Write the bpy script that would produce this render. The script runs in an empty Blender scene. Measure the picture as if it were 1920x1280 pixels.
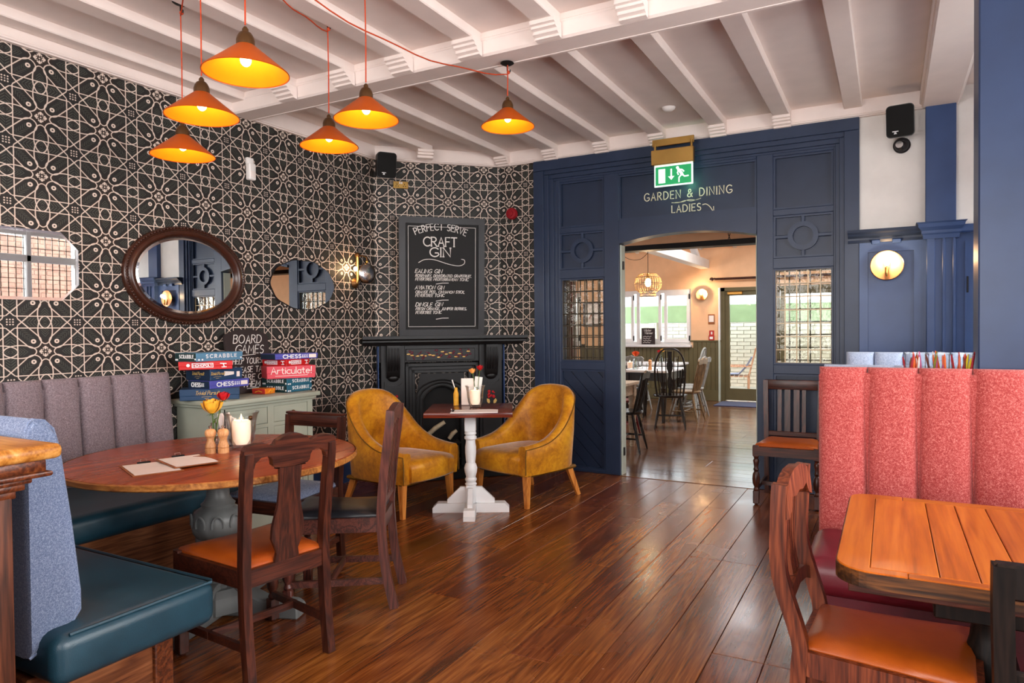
import bpy, bmesh, math, random
from mathutils import Vector, Matrix
random.seed(7)
SC = bpy.context.scene
COL = SC.collection
PI = math.pi
R = math.radians
V = Vector

# ------------------------------------------------------------------ camera
YAW, PITCH, ROLL, EYE = 0.50047954, -0.01757906, -0.00919918, 1.38
cam_d = bpy.data.cameras.new('camera')
cam = bpy.data.objects.new('camera', cam_d)
COL.objects.link(cam)
fw = V((-math.sin(YAW)*math.cos(PITCH), math.cos(YAW)*math.cos(PITCH), math.sin(PITCH)))
rt0 = V((math.cos(YAW), math.sin(YAW), 0)); up0 = rt0.cross(fw)
rt = math.cos(ROLL)*rt0 + math.sin(ROLL)*up0
up = -math.sin(ROLL)*rt0 + math.cos(ROLL)*up0
M = Matrix((rt, up, -fw)).transposed().to_4x4()
M.translation = V((0, 0, EYE))
cam.matrix_world = M
cam_d.sensor_width = 36.0
cam_d.lens = 36.0*1292.93/1920
cam_d.clip_start = 0.05
SC.camera = cam

# ------------------------------------------------------------------ world, big lights, exposure
wd = bpy.data.worlds.new('daylight'); SC.world = wd; wd.use_nodes = True
nt = wd.node_tree; nt.nodes.clear()
wo = nt.nodes.new('ShaderNodeOutputWorld'); bg = nt.nodes.new('ShaderNodeBackground')
bg.inputs['Color'].default_value = (0.86, 0.93, 1.0, 1); bg.inputs['Strength'].default_value = 5.0
nt.links.new(bg.outputs[0], wo.inputs[0])
def area(name, loc, target, sx, sy, watts, col=(1, 1, 1)):
    d = bpy.data.lights.new(name, 'AREA'); d.shape = 'RECTANGLE'; d.size = sx; d.size_y = sy
    d.energy = watts; d.color = col
    o = bpy.data.objects.new(name, d); COL.objects.link(o); o.location = loc
    o.rotation_euler = (V(target)-V(loc)).to_track_quat('-Z', 'Y').to_euler()
    return o
area('front_window_daylight', (-1.0, -2.75, 1.9), (-1.0, 6, 1.7), 5.6, 1.9, 230, (1.0, 0.88, 0.79))
area('side_window_daylight', (2.6, 2.2, 1.9), (-4.0, 2.6, 1.8), 4.0, 1.8, 430, (1.0, 0.97, 0.95))
area('bay_window_daylight', (3.0, 5.2, 3.3), (0.6, 5.6, 0.9), 1.8, 1.0, 300, (0.93, 0.97, 1.0))
area('dining_fill', (-1.4, 10.3, 3.2), (-1.8, 10.3, 0.0), 2.2, 1.6, 130, (0.95, 0.97, 1.0))  # added unseen fill lamp brightening the dining room; no rooflight there
SC.view_settings.view_transform = 'Standard'
SC.view_settings.look = 'None'
SC.view_settings.gamma = 1.0
SC.view_settings.use_curve_mapping = False
SC.view_settings.exposure = 0.35
SC.cycles.use_denoising = True
SC.cycles.max_bounces = 10
SC.cycles.diffuse_bounces = 5
SC.cycles.glossy_bounces = 5
SC.cycles.transmission_bounces = 8
SC.cycles.transparent_max_bounces = 24
SC.cycles.sample_clamp_indirect = 6.0
SC.cycles.caustics_reflective = False
SC.cycles.caustics_refractive = False

# ------------------------------------------------------------------ mesh helpers
class MB:
    """collects shapes; build() links them as ONE mesh object"""
    def __init__(s): s.bm = bmesh.new()
    def _x(s, vs, m):
        if m is not None: bmesh.ops.transform(s.bm, matrix=m, verts=vs)
        return s
    def box(s, c, d, bev=0.0, seg=1, m=None):
        r = bmesh.ops.create_cube(s.bm, size=1.0)['verts']
        bmesh.ops.scale(s.bm, vec=d, verts=r); bmesh.ops.translate(s.bm, vec=c, verts=r)
        if bev > 0:
            es = list({e for v in r for e in v.link_edges})
            o = bmesh.ops.bevel(s.bm, geom=es, offset=min(bev, 0.49*min(d)), segments=seg, affect='EDGES', profile=0.5)
            r = list({v for f in o['faces'] for v in f.verts} | {v for v in r if v.is_valid})
        return s._x(r, m)
    def bx(s, x0, x1, y0, y1, z0, z1, bev=0.0, seg=1, m=None):
        return s.box(((x0+x1)/2, (y0+y1)/2, (z0+z1)/2), (abs(x1-x0), abs(y1-y0), abs(z1-z0)), bev, seg, m)
    def rings(s, rs, close=True, cap=True, m=None, loop=False):
        """rs: list of rings (equal length lists of points)"""
        vs = [[s.bm.verts.new(p) for p in r] for r in rs]
        n = len(vs[0]); k = len(vs)
        for i in range(k if loop else k-1):
            a = vs[i]; b = vs[(i+1) % k]
            for j in range(n if close else n-1):
                q = (j+1) % n
                try: s.bm.faces.new((a[j], a[q], b[q], b[j]))
                except ValueError: pass
        if cap and close and not loop:
            s.bm.faces.new(list(reversed(vs[0]))); s.bm.faces.new(vs[-1])
        return s._x([v for r in vs for v in r], m)
    def lathe(s, prof, n=24, c=(0, 0, 0), m=None, cap=True, fn=None):
        rs = []
        for (r, z) in prof:
            ring = []
            for j in range(n):
                a = 2*PI*j/n; rr = max(r, 1e-4)
                if fn: rr = fn(rr, z, a)
                ring.append((c[0]+rr*math.cos(a), c[1]+rr*math.sin(a), c[2]+z))
            rs.append(ring)
        return s.rings(rs, True, cap, m)
    def tube(s, pts, r, n=8, m=None, cap=True, loop=False):
        pts = [V(p) for p in pts]; k = len(pts)
        rr = r if isinstance(r, (list, tuple)) else [r]*k
        rs = []; prev = None
        for i, p in enumerate(pts):
            if loop: t = pts[(i+1) % k]-pts[i-1]
            else: t = pts[min(i+1, k-1)]-pts[max(i-1, 0)]
            t = t.normalized() if t.length > 1e-9 else V((0, 0, 1))
            if prev is None:
                a = V((0, 0, 1)) if abs(t.z) < 0.9 else V((1, 0, 0))
                u = t.cross(a).normalized()
            else:
                u = prev-t*prev.dot(t)
                u = u.normalized() if u.length > 1e-6 else t.orthogonal().normalized()
            prev = u; w = t.cross(u)
            rs.append([p+rr[i]*(math.cos(2*PI*j/n)*u+math.sin(2*PI*j/n)*w) for j in range(n)])
        return s.rings(rs, True, cap, m, loop)
    def bar(s, p0, p1, w, h, w1=None, h1=None, upv=(0, 0, 1), bev=0.0):
        """square-section bar between two points"""
        p0 = V(p0); p1 = V(p1); t = (p1-p0).normalized()
        a = V(upv)
        if abs(t.dot(a)) > 0.95: a = V((0, 1, 0))
        x = t.cross(a).normalized(); y = x.cross(t)
        w1 = w if w1 is None else w1; h1 = h if h1 is None else h1
        rs = []
        for p, ww, hh in ((p0, w, h), (p1, w1, h1)):
            rs.append([p+x*sx*ww/2+y*sy*hh/2 for sx, sy in ((-1, -1), (1, -1), (1, 1), (-1, 1))])
        return s.rings(rs)
    def sweep(s, pts, sec, upv=(0, 0, 1)):
        """sweep of a 2-D section (list of (side, up)) along pts; side axis horizontal"""
        pts = [V(p) for p in pts]; rs = []
        for i, p in enumerate(pts):
            t = (pts[min(i+1, len(pts)-1)]-pts[max(i-1, 0)]).normalized()
            x = t.cross(V(upv)).normalized(); y = x.cross(t)
            rs.append([p+x*a+y*b for a, b in sec])
        return s.rings(rs)
    def prism(s, poly, t, m=None, cen=True):
        """poly in local XY, thickness t along Z"""
        z0, z1 = (-t/2, t/2) if cen else (0, t)
        a = [s.bm.verts.new((x, y, z0)) for x, y in poly]; b = [s.bm.verts.new((x, y, z1)) for x, y in poly]
        n = len(poly)
        s.bm.faces.new(list(reversed(a))); s.bm.faces.new(b)
        for i in range(n): s.bm.faces.new((a[i], a[(i+1) % n], b[(i+1) % n], b[i]))
        return s._x(a+b, m)
    def frame(s, outer, inner, t, m=None):
        """flat ring between two outlines of equal length, thickness t along Z (centred)"""
        n = len(outer)
        L = [[s.bm.verts.new((x, y, z)) for x, y in o] for o, z in ((outer, -t/2), (outer, t/2), (inner, t/2), (inner, -t/2))]
        for k in range(4):
            a = L[k]; b = L[(k+1) % 4]
            for i in range(n): s.bm.faces.new((a[i], a[(i+1) % n], b[(i+1) % n], b[i]))
        return s._x([v for l in L for v in l], m)
    def ball(s, c, r, n=12, sc=(1, 1, 1), m=None):
        o = bmesh.ops.create_uvsphere(s.bm, u_segments=n, v_segments=max(6, n*2//3), radius=r)['verts']
        bmesh.ops.scale(s.bm, vec=sc, verts=o); bmesh.ops.translate(s.bm, vec=c, verts=o)
        return s._x(o, m)
    def ribbon(s, lines, w, m, t=0.0015):
        """flat strokes in local XY with width w, thickness t above the surface"""
        for ln in lines:
            pts = [V((p[0], p[1])) for p in ln]
            q = [pts[0]]
            for p in pts[1:]:
                if (p-q[-1]).length > 1e-5: q.append(p)
            pts = q
            if len(pts) < 2: continue
            rs = []
            for i, p in enumerate(pts):
                d = pts[min(i+1, len(pts)-1)]-pts[max(i-1, 0)]
                if d.length < 1e-7: d = pts[i]-pts[i-1]
                d.normalize()
                nn = V((-d.y, d.x))*w/2
                e = d*(w*0.35 if i == len(pts)-1 else (-w*0.35 if i == 0 else 0))
                a = p+nn+e; b = p-nn+e
                rs.append([(a.x, a.y, 0), (b.x, b.y, 0), (b.x, b.y, t), (a.x, a.y, t)])
            s.rings(rs, True, True, m)
        return s
    def build(s, name, mat=None, parent=None, smooth=35, label=None, sub=0, uv=None, recalc=True):
        if recalc: bmesh.ops.recalc_face_normals(s.bm, faces=s.bm.faces)
        me = bpy.data.meshes.new(name)
        if uv:
            l = s.bm.loops.layers.uv.new('UVMap')
            for f in s.bm.faces:
                for lp in f.loops: lp[l].uv = uv(lp.vert.co)
        s.bm.to_mesh(me); s.bm.free()
        if smooth:
            me.polygons.foreach_set('use_smooth', [True]*len(me.polygons))
            me.set_sharp_from_angle(angle=R(smooth))
        o = bpy.data.objects.new(name, me); COL.objects.link(o)
        if mat: me.materials.append(mat)
        if parent: o.parent = parent
        if label: o['label'] = label
        if sub:
            md = o.modifiers.new('sub', 'SUBSURF'); md.levels = sub; md.render_levels = sub
        return o

def struct(o, label=None):
    o['kind'] = 'structure'
    if label: o['label'] = label
    return o
def tag(o, label, cat, group=None):
    o['label'] = label; o['category'] = cat
    if group: o['group'] = group
    return o
def empty(name, loc=(0, 0, 0), rz=0.0):
    o = bpy.data.objects.new(name, None); COL.objects.link(o); o.empty_display_size = 0.1
    o.location = loc; o.rotation_euler = (0, 0, rz)
    return o
def thing(name, label, cat, loc=(0, 0, 0), rz=0.0, group=None):
    return tag(empty(name, loc, rz), label, cat, group)
def kids(o): return [c for c in bpy.data.objects if c.parent == o]
def copy_tree(o, parent=None, loc=None, rz=None, label=None):
    c = o.copy(); COL.objects.link(c); c.parent = parent
    if loc is not None: c.location = loc
    if rz is not None: c.rotation_euler = (0, 0, rz)
    if label: c['label'] = label
    for ch in kids(o): copy_tree(ch, c)
    return c
def plane_m(o, x, y):
    """matrix whose local X, Y run along world vectors x, y with origin o, Z = normal"""
    x = V(x).normalized(); y = V(y).normalized(); z = x.cross(y)
    m = Matrix((x, y, z)).transposed().to_4x4(); m.translation = V(o)
    return m
def T(x, y, z): return Matrix.Translation((x, y, z))
def RX(a): return Matrix.Rotation(a, 4, 'X')
def RY(a): return Matrix.Rotation(a, 4, 'Y')
def RZ(a): return Matrix.Rotation(a, 4, 'Z')
def arc(cx, cy, rx, ry, a0, a1, n=10):
    return [(cx+rx*math.cos(R(a0+(a1-a0)*i/n)), cy+ry*math.sin(R(a0+(a1-a0)*i/n))) for i in range(n+1)]
def rrect(w, h, r, n=4):
    p = []
    for cx, cy, a in ((w/2-r, h/2-r, 0), (-w/2+r, h/2-r, 90), (-w/2+r, -h/2+r, 180), (w/2-r, -h/2+r, 270)):
        p += arc(cx, cy, r, r, a, a+90, n)
    return p
def clip(poly, x0, x1, y0, y1):
    for ax, lim, sg in ((0, x0, 1), (0, x1, -1), (1, y0, 1), (1, y1, -1)):
        out = []
        for i in range(len(poly)):
            a = poly[i-1]; b = poly[i]
            da = sg*(a[ax]-lim); db = sg*(b[ax]-lim)
            if (da >= 0) != (db >= 0):
                t = da/(da-db); out.append((a[0]+(b[0]-a[0])*t, a[1]+(b[1]-a[1])*t))
            if db >= 0: out.append(b)
        poly = out
        if not poly: return []
    q = []
    for p in poly:
        if not q or math.hypot(p[0]-q[-1][0], p[1]-q[-1][1]) > 1e-5: q.append(p)
    if len(q) > 2 and math.hypot(q[0][0]-q[-1][0], q[0][1]-q[-1][1]) < 1e-5: q.pop()
    return q if len(q) > 2 else []
def spline(pts, n=6):
    """Catmull-Rom through points"""
    P = [V(p) for p in pts]; out = []
    for i in range(len(P)-1):
        a = P[max(i-1, 0)]; b = P[i]; c = P[i+1]; d = P[min(i+2, len(P)-1)]
        for k in range(n):
            t = k/n
            out.append(0.5*((2*b)+(c-a)*t+(2*a-5*b+4*c-d)*t*t+(3*b-a-3*c+d)*t**3))
    out.append(P[-1]); return out

# ------------------------------------------------------------------ stroke alphabet (cell 1 high)
def _o(cx, cy, rx, ry, a0=90, a1=450, n=14): return arc(cx, cy, rx, ry, a0, a1, n)
GL = {
 'A': (.62, [[(0, 0), (.31, 1), (.62, 0)], [(.11, .36), (.51, .36)]]),
 'B': (.55, [[(0, 0), (0, 1)], [(0, 1)]+arc(.28, .77, .22, .23, 90, -90, 8)+[(0, .54)], [(0, .54)]+arc(.28, .27, .27, .27, 90, -90, 8)+[(0, 0)]]),
 'C': (.68, [arc(.42, .5, .42, .5, 48, 312, 14)]),
 'D': (.66, [[(0, 0), (0, 1)], [(0, 1)]+arc(.2, .5, .46, .5, 90, -90, 12)+[(0, 0)]]),
 'E': (.48, [[(.48, 1), (0, 1), (0, 0), (.48, 0)], [(0, .52), (.4, .52)]]),
 'F': (.46, [[(.46, 1), (0, 1), (0, 0)], [(0, .52), (.38, .52)]]),
 'G': (.72, [arc(.42, .5, .42, .5, 45, 330, 14)+[(.72, .42), (.46, .42)]]),
 'H': (.6, [[(0, 0), (0, 1)], [(.6, 0), (.6, 1)], [(0, .52), (.6, .52)]]),
 'I': (.06, [[(.03, 0), (.03, 1)]]),
 'J': (.36, [[(.34, 1), (.34, .2)]+arc(.17, .18, .17, .18, 0, -170, 7)]),
 'K': (.56, [[(0, 0), (0, 1)], [(.54, 1), (.02, .42)], [(.18, .58), (.56, 0)]]),
 'L': (.44, [[(0, 1), (0, 0), (.44, 0)]]),
 'M': (.74, [[(0, 0), (.06, 1), (.37, .3), (.68, 1), (.74, 0)]]),
 'N': (.62, [[(0, 0), (0, 1), (.62, 0), (.62, 1)]]),
 'O': (.8, [_o(.4, .5, .4, .5)]),
 'P': (.5, [[(0, 0), (0, 1)], [(0, 1)]+arc(.24, .74, .26, .26, 90, -90, 8)+[(0, .48)]]),
 'R': (.56, [[(0, 0), (0, 1)], [(0, 1)]+arc(.24, .75, .26, .25, 90, -90, 8)+[(0, .5)], [(.2, .5), (.56, 0)]]),
 'S': (.5, [arc(.26, .75, .23, .25, 40, 270, 9)+arc(.25, .25, .25, .25, 90, -140, 9)]),
 'T': (.58, [[(0, 1), (.58, 1)], [(.29, 1), (.29, 0)]]),
 'U': (.6, [[(0, 1), (0, .3)]+arc(.3, .3, .3, .3, 180, 360, 10)+[(.6, 1)]]),
 'V': (.6, [[(0, 1), (.3, 0), (.6, 1)]]),
 'W': (.9, [[(0, 1), (.22, 0), (.45, .8), (.68, 0), (.9, 1)]]),
 'X': (.56, [[(0, 0), (.56, 1)], [(0, 1), (.56, 0)]]),
 'Y': (.56, [[(0, 1), (.28, .5), (.56, 1)], [(.28, .5), (.28, 0)]]),
 'Z': (.54, [[(0, 1), (.54, 1), (0, 0), (.54, 0)]]),
 '&': (.72, [[(.7, 0), (.18, .68)]+arc(.33, .8, .17, .2, 200, -30, 8)+[(.12, .42)]+arc(.28, .22, .26, .22, 140, 300, 8)+[(.68, .48)]]),
 ',': (.12, [[(.1, .1), (.02, -.14)]]), '.': (.1, [[(.02, 0), (.08, .04)]]),
 '!': (.1, [[(.08, 1), (.04, .3)], [(.03, .02), (.05, .06)]]), '-': (.35, [[(0, .45), (.35, .45)]]), ' ': (.34, []),
 'r': (.34, [[(0, .6), (0, 0)], [(0, .38), (.14, .58), (.34, .56)]]), 't': (.34, [[(.14, .85), (.14, .12), (.24, 0), (.34, .04)], [(0, .6), (.32, .6)]]),
 'i': (.06, [[(.03, .6), (.03, 0)], [(.03, .8), (.03, .86)]]), 'c': (.42, [arc(.26, .3, .26, .3, 50, 310, 9)]),
 'u': (.42, [[(0, .6), (0, .2)]+arc(.2, .2, .2, .2, 180, 340, 6)+[(.42, .6)], [(.42, .6), (.42, 0)]]),
 'l': (.06, [[(.03, 1), (.03, 0)]]), 'a': (.44, [_o(.22, .29, .22, .29, 40, 400, 10), [(.44, .6), (.44, 0)]]),
 'e': (.48, [[(.02, .32), (.46, .32)]+arc(.24, .3, .23, .3, 5, 310, 10)]),
 'n': (.4, [[(0, .6), (0, 0)], [(0, .4), (.1, .58), (.28, .58), (.4, .42), (.4, 0)]]),
 'm': (.64, [[(0, .6), (0, 0)], [(0, .44), (.1, .58), (.24, .58), (.32, .44), (.32, 0)], [(.32, .44), (.42, .58), (.56, .58), (.64, .44), (.64, 0)]]),
 'v': (.4, [[(0, .6), (.2, 0), (.4, .6)]]), 's': (.34, [arc(.18, .45, .15, .15, 40, 270, 7)+arc(.17, .15, .17, .15, 90, -140, 7)]),
}
SERIF = {'A': [(0, 0), (.62, 0)], 'C': [], 'R': [(0, 0), (0, 1), (.56, 0)], 'F': [(0, 0)], 'T': [(.29, 0)], 'G': [], 'I': [(.03, 0), (.03, 1)],
         'N': [(0, 0), (0, 1), (.62, 1)]}
def text_lines(txt, h, gap=.2, slant=0.0, serif=0.0, wob=0.0, wid=1.0):
    """returns (strokes, width) with baseline at y=0"""
    x = 0; out = []
    rnd = random.Random(sum(map(ord, txt)))
    for ch in txt:
        w, ls = GL.get(ch, GL[' '])
        dy = rnd.uniform(-wob, wob); sh = slant+rnd.uniform(-wob, wob)
        for l in ls:
            out.append([((x+px*wid+sh*py)*h, (py+dy)*h) for px, py in l])
        if serif:
            for px, py in SERIF.get(ch, []):
                out.append([((x+px*wid-serif)*h, py*h), ((x+px*wid+serif)*h, py*h)])
        x += w*wid+gap
    return out, (x-gap)*h
def put_text(mb, txt, h, m, cx=0, y=0, w=.002, align='c', **k):
    ls, wd_ = text_lines(txt, h, **k)
    off = cx-(wd_/2 if align == 'c' else (0 if align == 'l' else wd_))
    mb.ribbon([[(px+off, py+y) for px, py in l] for l in ls], w, m)
    return wd_
def fit_text(mb, txt, h, m, cx, y, w, width, **k):
    """letters h high spread over the given width"""
    _, w0 = text_lines(txt, h, **k)
    ls, _ = text_lines(txt, h, **k)
    f = width/w0
    mb.ribbon([[(cx-width/2+px*f, py+y) for px, py in l] for l in ls], w, m)
# ------------------------------------------------------------------ materials
def lin(h):
    h = h.lstrip('#'); o = []
    for i in (0, 2, 4):
        c = int(h[i:i+2], 16)/255
        o.append(c/12.92 if c <= .04045 else ((c+.055)/1.055)**2.4)
    return (*o, 1.0)
class Mat:
    def __init__(s, name):
        s.m = bpy.data.materials.new(name); s.m.use_nodes = True
        s.t = s.m.node_tree; s.t.nodes.clear()
        s.out = s.t.nodes.new('ShaderNodeOutputMaterial')
    def n(s, typ, ins=None, **props):
        x = s.t.nodes.new(typ)
        for k, v in props.items(): setattr(x, k, v)
        for k, v in (ins or {}).items():
            if isinstance(v, bpy.types.NodeSocket): s.t.links.new(v, x.inputs[k])
            elif isinstance(v, E): s.t.links.new(v.s, x.inputs[k])
            else: x.inputs[k].default_value = v
        return x
    def surf(s, sock): s.t.links.new(sock, s.out.inputs['Surface']); return s.m
    def bsdf(s, **k):
        ren = {'color': 'Base Color', 'rough': 'Roughness', 'metal': 'Metallic', 'spec': 'Specular IOR Level', 'normal': 'Normal', 'sheen': 'Sheen Weight',
               'sheen_r': 'Sheen Roughness', 'coat': 'Coat Weight', 'coat_r': 'Coat Roughness', 'emit': 'Emission Color', 'emit_s': 'Emission Strength', 'alpha': 'Alpha',
               'sss': 'Subsurface Weight'}
        return s.n('ShaderNodeBsdfPrincipled', {ren[a]: b for a, b in k.items()})
    def coord(s, kind='Object', scale=(1, 1, 1), rot=(0, 0, 0), loc=None):
        if kind == 'World': src = s.n('ShaderNodeNewGeometry').outputs['Position']
        else: src = s.n('ShaderNodeTexCoord').outputs[kind]
        mp = s.n('ShaderNodeMapping', {'Vector': src, 'Scale': scale, 'Rotation': rot})
        if loc is not None: s.t.links.new(loc, mp.inputs['Location'])
        return mp.outputs[0]
    def noise(s, vec, scale=5, detail=3, rough=.5, dist=0.0):
        return s.n('ShaderNodeTexNoise', {'Vector': vec, 'Scale': scale, 'Detail': detail, 'Roughness': rough, 'Distortion': dist}).outputs['Fac']
    def ramp(s, fac, stops, interp='LINEAR'):
        x = s.n('ShaderNodeValToRGB', {'Fac': fac}); cr = x.color_ramp; cr.interpolation = interp
        while len(cr.elements) < len(stops): cr.elements.new(.5)
        for e, (p, c) in zip(cr.elements, stops): e.position = p; e.color = lin(c) if isinstance(c, str) else c
        return x.outputs[0]
    def bump(s, h, st=.2, dist=.01):
        return s.n('ShaderNodeBump', {'Height': h, 'Strength': st, 'Distance': dist}).outputs[0]
    def mix(s, f, a, b, blend='MIX'):
        x = s.n('ShaderNodeMix', data_type='RGBA', blend_type=blend)
        for k, v in (('Factor', f), ('A', a), ('B', b)):
            i = [q for q in x.inputs if q.name == k and (q.type == 'RGBA' or k == 'Factor' and q.type == 'VALUE')][0]
            if isinstance(v, bpy.types.NodeSocket): s.t.links.new(v, i)
            elif isinstance(v, E): s.t.links.new(v.s, i)
            else: i.default_value = lin(v) if isinstance(v, str) else v
        return [q for q in x.outputs if q.type == 'RGBA'][0]
class E:
    """number sockets with operators: each operation becomes one Math node"""
    M = None
    def __init__(s, sock): s.s = sock
    @staticmethod
    def op(o, *a):
        x = E.M.t.nodes.new('ShaderNodeMath'); x.operation = o
        for i, v in enumerate(a):
            if isinstance(v, E): E.M.t.links.new(v.s, x.inputs[i])
            elif isinstance(v, bpy.types.NodeSocket): E.M.t.links.new(v, x.inputs[i])
            else: x.inputs[i].default_value = v
        return E(x.outputs[0])
    def __add__(a, b): return E.op('ADD', a, b)
    __radd__ = __add__
    def __sub__(a, b): return E.op('SUBTRACT', a, b)
    def __rsub__(a, b): return E.op('SUBTRACT', b, a)
    def __mul__(a, b): return E.op('MULTIPLY', a, b)
    __rmul__ = __mul__
    def __truediv__(a, b): return E.op('DIVIDE', a, b)
    def abs(a): return E.op('ABSOLUTE', a)
    def fract(a): return E.op('FRACT', a)
    def sqrt(a): return E.op('SQRT', a)
    def lt(a, b): return E.op('LESS_THAN', a, b)
    def gt(a, b): return E.op('GREATER_THAN', a, b)
    def min(a, b): return E.op('MINIMUM', a, b)
    def max(a, b): return E.op('MAXIMUM', a, b)
    def line(a, w, aa=.006):
        x = E.M.t.nodes.new('ShaderNodeMapRange'); x.interpolation_type = 'SMOOTHSTEP'
        E.M.t.links.new(a.s, x.inputs['Value'])
        x.inputs['From Min'].default_value = w-aa; x.inputs['From Max'].default_value = w+aa
        x.inputs['To Min'].default_value = 1.0; x.inputs['To Max'].default_value = 0.0
        return E(x.outputs[0])

def plain(name, col, rough=.5, metal=0.0, spec=.3, var=.06, nscale=6, bump=0.0, bscale=60, coat=0.0):
    M = Mat(name); c = M.coord('Object')
    f = M.noise(c, nscale, 4)
    l = lin(col) if isinstance(col, str) else col
    d = tuple(max(0, x*(1-var*2.2)) for x in l[:3])+(1,); b = tuple(min(1, x*(1+var)) for x in l[:3])+(1,)
    k = dict(color=M.ramp(f, [(.3, d), (.7, b)]), rough=rough, metal=metal, spec=spec, coat=coat)
    if bump: k['normal'] = M.bump(M.noise(c, bscale, 3), bump, .004)
    return M.surf(M.bsdf(**k).outputs[0])
def wood(name, dark, mid, light, axis='X', rough=.32, scale=1.0, spec=.35, wear=None, coat=0.0, world=False, ring=7.0):
    M = Mat(name)
    st = {'X': (.12, 1, 1), 'Y': (1, .12, 1), 'Z': (1, 1, .12)}[axis]
    rnd = M.n('ShaderNodeObjectInfo').outputs['Random']
    off = M.n('ShaderNodeCombineXYZ', {'X': E_mul(M, rnd, 31.0), 'Y': E_mul(M, rnd, 17.0), 'Z': E_mul(M, rnd, 23.0)}).outputs[0]
    c = M.coord('World' if world else 'Object', tuple(x*scale for x in st), loc=off)
    n1 = M.noise(c, ring, 3, .55, .8)
    w = M.n('ShaderNodeMath', {0: E_mul(M, n1, 8.0), 1: .5}, operation='PINGPONG').outputs[0]
    w = E_mul(M, w, 2.0)
    n2 = M.noise(M.coord('World' if world else 'Object', tuple(x*scale*(1 if x == 1 else .35) for x in st), loc=off), 110, 3, .6)
    f = M.n('ShaderNodeMath', {0: M.n('ShaderNodeMath', {0: w, 1: .30}, operation='MULTIPLY').outputs[0], 1: M.n('ShaderNodeMath', {0: n2, 1: .75}, operation='MULTIPLY').outputs[0]}, operation='ADD').outputs[0]
    col = M.ramp(f, [(.28, dark), (.5, mid), (.72, light)])
    tint = M.n('ShaderNodeMath', {0: rnd, 1: .35, 2: .82}, operation='MULTIPLY_ADD').outputs[0]
    hsv = M.n('ShaderNodeHueSaturation', {'Color': col, 'Value': tint}).outputs[0]
    if wear:
        g = M.noise(M.coord('Object'), 7, 5, .7)
        hsv = M.mix(M.ramp(g, [(.62, '#000000'), (.70, '#ffffff')]), hsv, wear)
    rr = M.n('ShaderNodeMapRange', {'Value': n1, 'To Min': rough*.8, 'To Max': rough*1.3}).outputs[0]
    b = M.bsdf(color=hsv, rough=rr, spec=spec, coat=coat, normal=M.bump(n2, .12, .003))
    return M.surf(b.outputs[0])
def E_mul(M, s, k): return M.n('ShaderNodeMath', {0: s, 1: k}, operation='MULTIPLY').outputs[0]
def fabric(name, a, b, c, scale=260, rough=.9, sheen=.15):
    M = Mat(name); co = M.coord('Object')
    n1 = M.noise(M.coord('Object', (1, 1, 1.0)), scale, 2, .7); n2 = M.noise(co, scale*.35, 3, .6); n3 = M.noise(co, 4, 3)
    f = M.n('ShaderNodeMath', {0: E_mul(M, n1, .62), 1: E_mul(M, n2, .38)}, operation='ADD').outputs[0]
    col = M.ramp(f, [(.36, a), (.5, b), (.63, c)])
    col = M.mix(E_mul(M, n3, .2), col, b)
    bs = M.bsdf(color=col, rough=rough, spec=.2, sheen=sheen, normal=M.bump(f, .35, .003))
    return M.surf(bs.outputs[0])
def leather(name, a, b, rough=.38, spec=.5, nscale=3.0):
    M = Mat(name); co = M.coord('Object')
    n = M.noise(co, nscale, 4, .6); g = M.noise(co, 320, 2)
    bs = M.bsdf(color=M.ramp(n, [(.32, a), (.68, b)]), rough=M.n('ShaderNodeMapRange', {'Value': n, 'To Min': rough*.85, 'To Max': rough*1.2}).outputs[0], spec=spec,
                normal=M.bump(M.n('ShaderNodeMath', {0: g, 1: E_mul(M, n, 1.4)}, operation='ADD').outputs[0], .12, .006))
    return M.surf(bs.outputs[0])
def glass(name, tint=(1, 1, 1, 1), gl=.9, wav=0.0):
    M = Mat(name)
    tr = M.n('ShaderNodeBsdfTransparent', {'Color': tint})
    k = {'Roughness': .03}
    if wav: k['Normal'] = M.bump(M.noise(M.coord('Object'), 14, 2), wav, .02)
    g = M.n('ShaderNodeBsdfGlossy', k)
    lw = M.n('ShaderNodeLayerWeight', {'Blend': .24})
    fr = M.n('ShaderNodeMath', {0: lw.outputs['Fresnel'], 1: gl}, operation='MULTIPLY')
    mx = M.n('ShaderNodeMixShader', {0: fr.outputs[0], 1: tr.outputs[0], 2: g.outputs[0]})
    return M.surf(mx.outputs[0])
def glow(name, col, s):
    M = Mat(name); return M.surf(M.n('ShaderNodeEmission', {'Color': lin(col), 'Strength': s}).outputs[0])

MT = {}
MT['ceiling'] = plain('ceiling_paint', '#e4d6cf', .55, var=.02, bump=.12, bscale=25)
MT['white'] = plain('white_paint', '#e4e3e2', .4, var=.03)
MT['cream'] = plain('cream_wall_paint', '#e2dcd5', .6, var=.03, bump=.1, bscale=40)
MT['peach'] = plain('dining_wall_paint', '#e6b990', .6, var=.03)
MT['olive'] = plain('olive_paint', '#60573b', .45, var=.05)
MT['sagewhite'] = plain('pale_green_paint', '#b6bfb2', .45, var=.04)
MT['blue'] = plain('blue_paint', '#354a74', .32, var=.05, bump=.06, bscale=45)  # lighter copy of the shared blue paint, window light mixed into the colour
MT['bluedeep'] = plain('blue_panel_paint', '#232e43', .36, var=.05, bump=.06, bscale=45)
MT['bluecolumnshade'] = plain('column_blue_shaded', '#283959', .34, var=.05, bump=.06, bscale=45)  # same blue paint on the column, its shade put into the colour
MT['blueshade'] = plain('blue_paint_shaded', '#27334a', .36, var=.05, bump=.06, bscale=45)  # screen copy of the same blue paint, darkened to stand for shade
MT['bluepale'] = plain('pale_blue_paint', '#7f97c6', .35, var=.05)
MT['sage'] = plain('sage_paint', '#a5aa9a', .42, var=.04)
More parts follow.
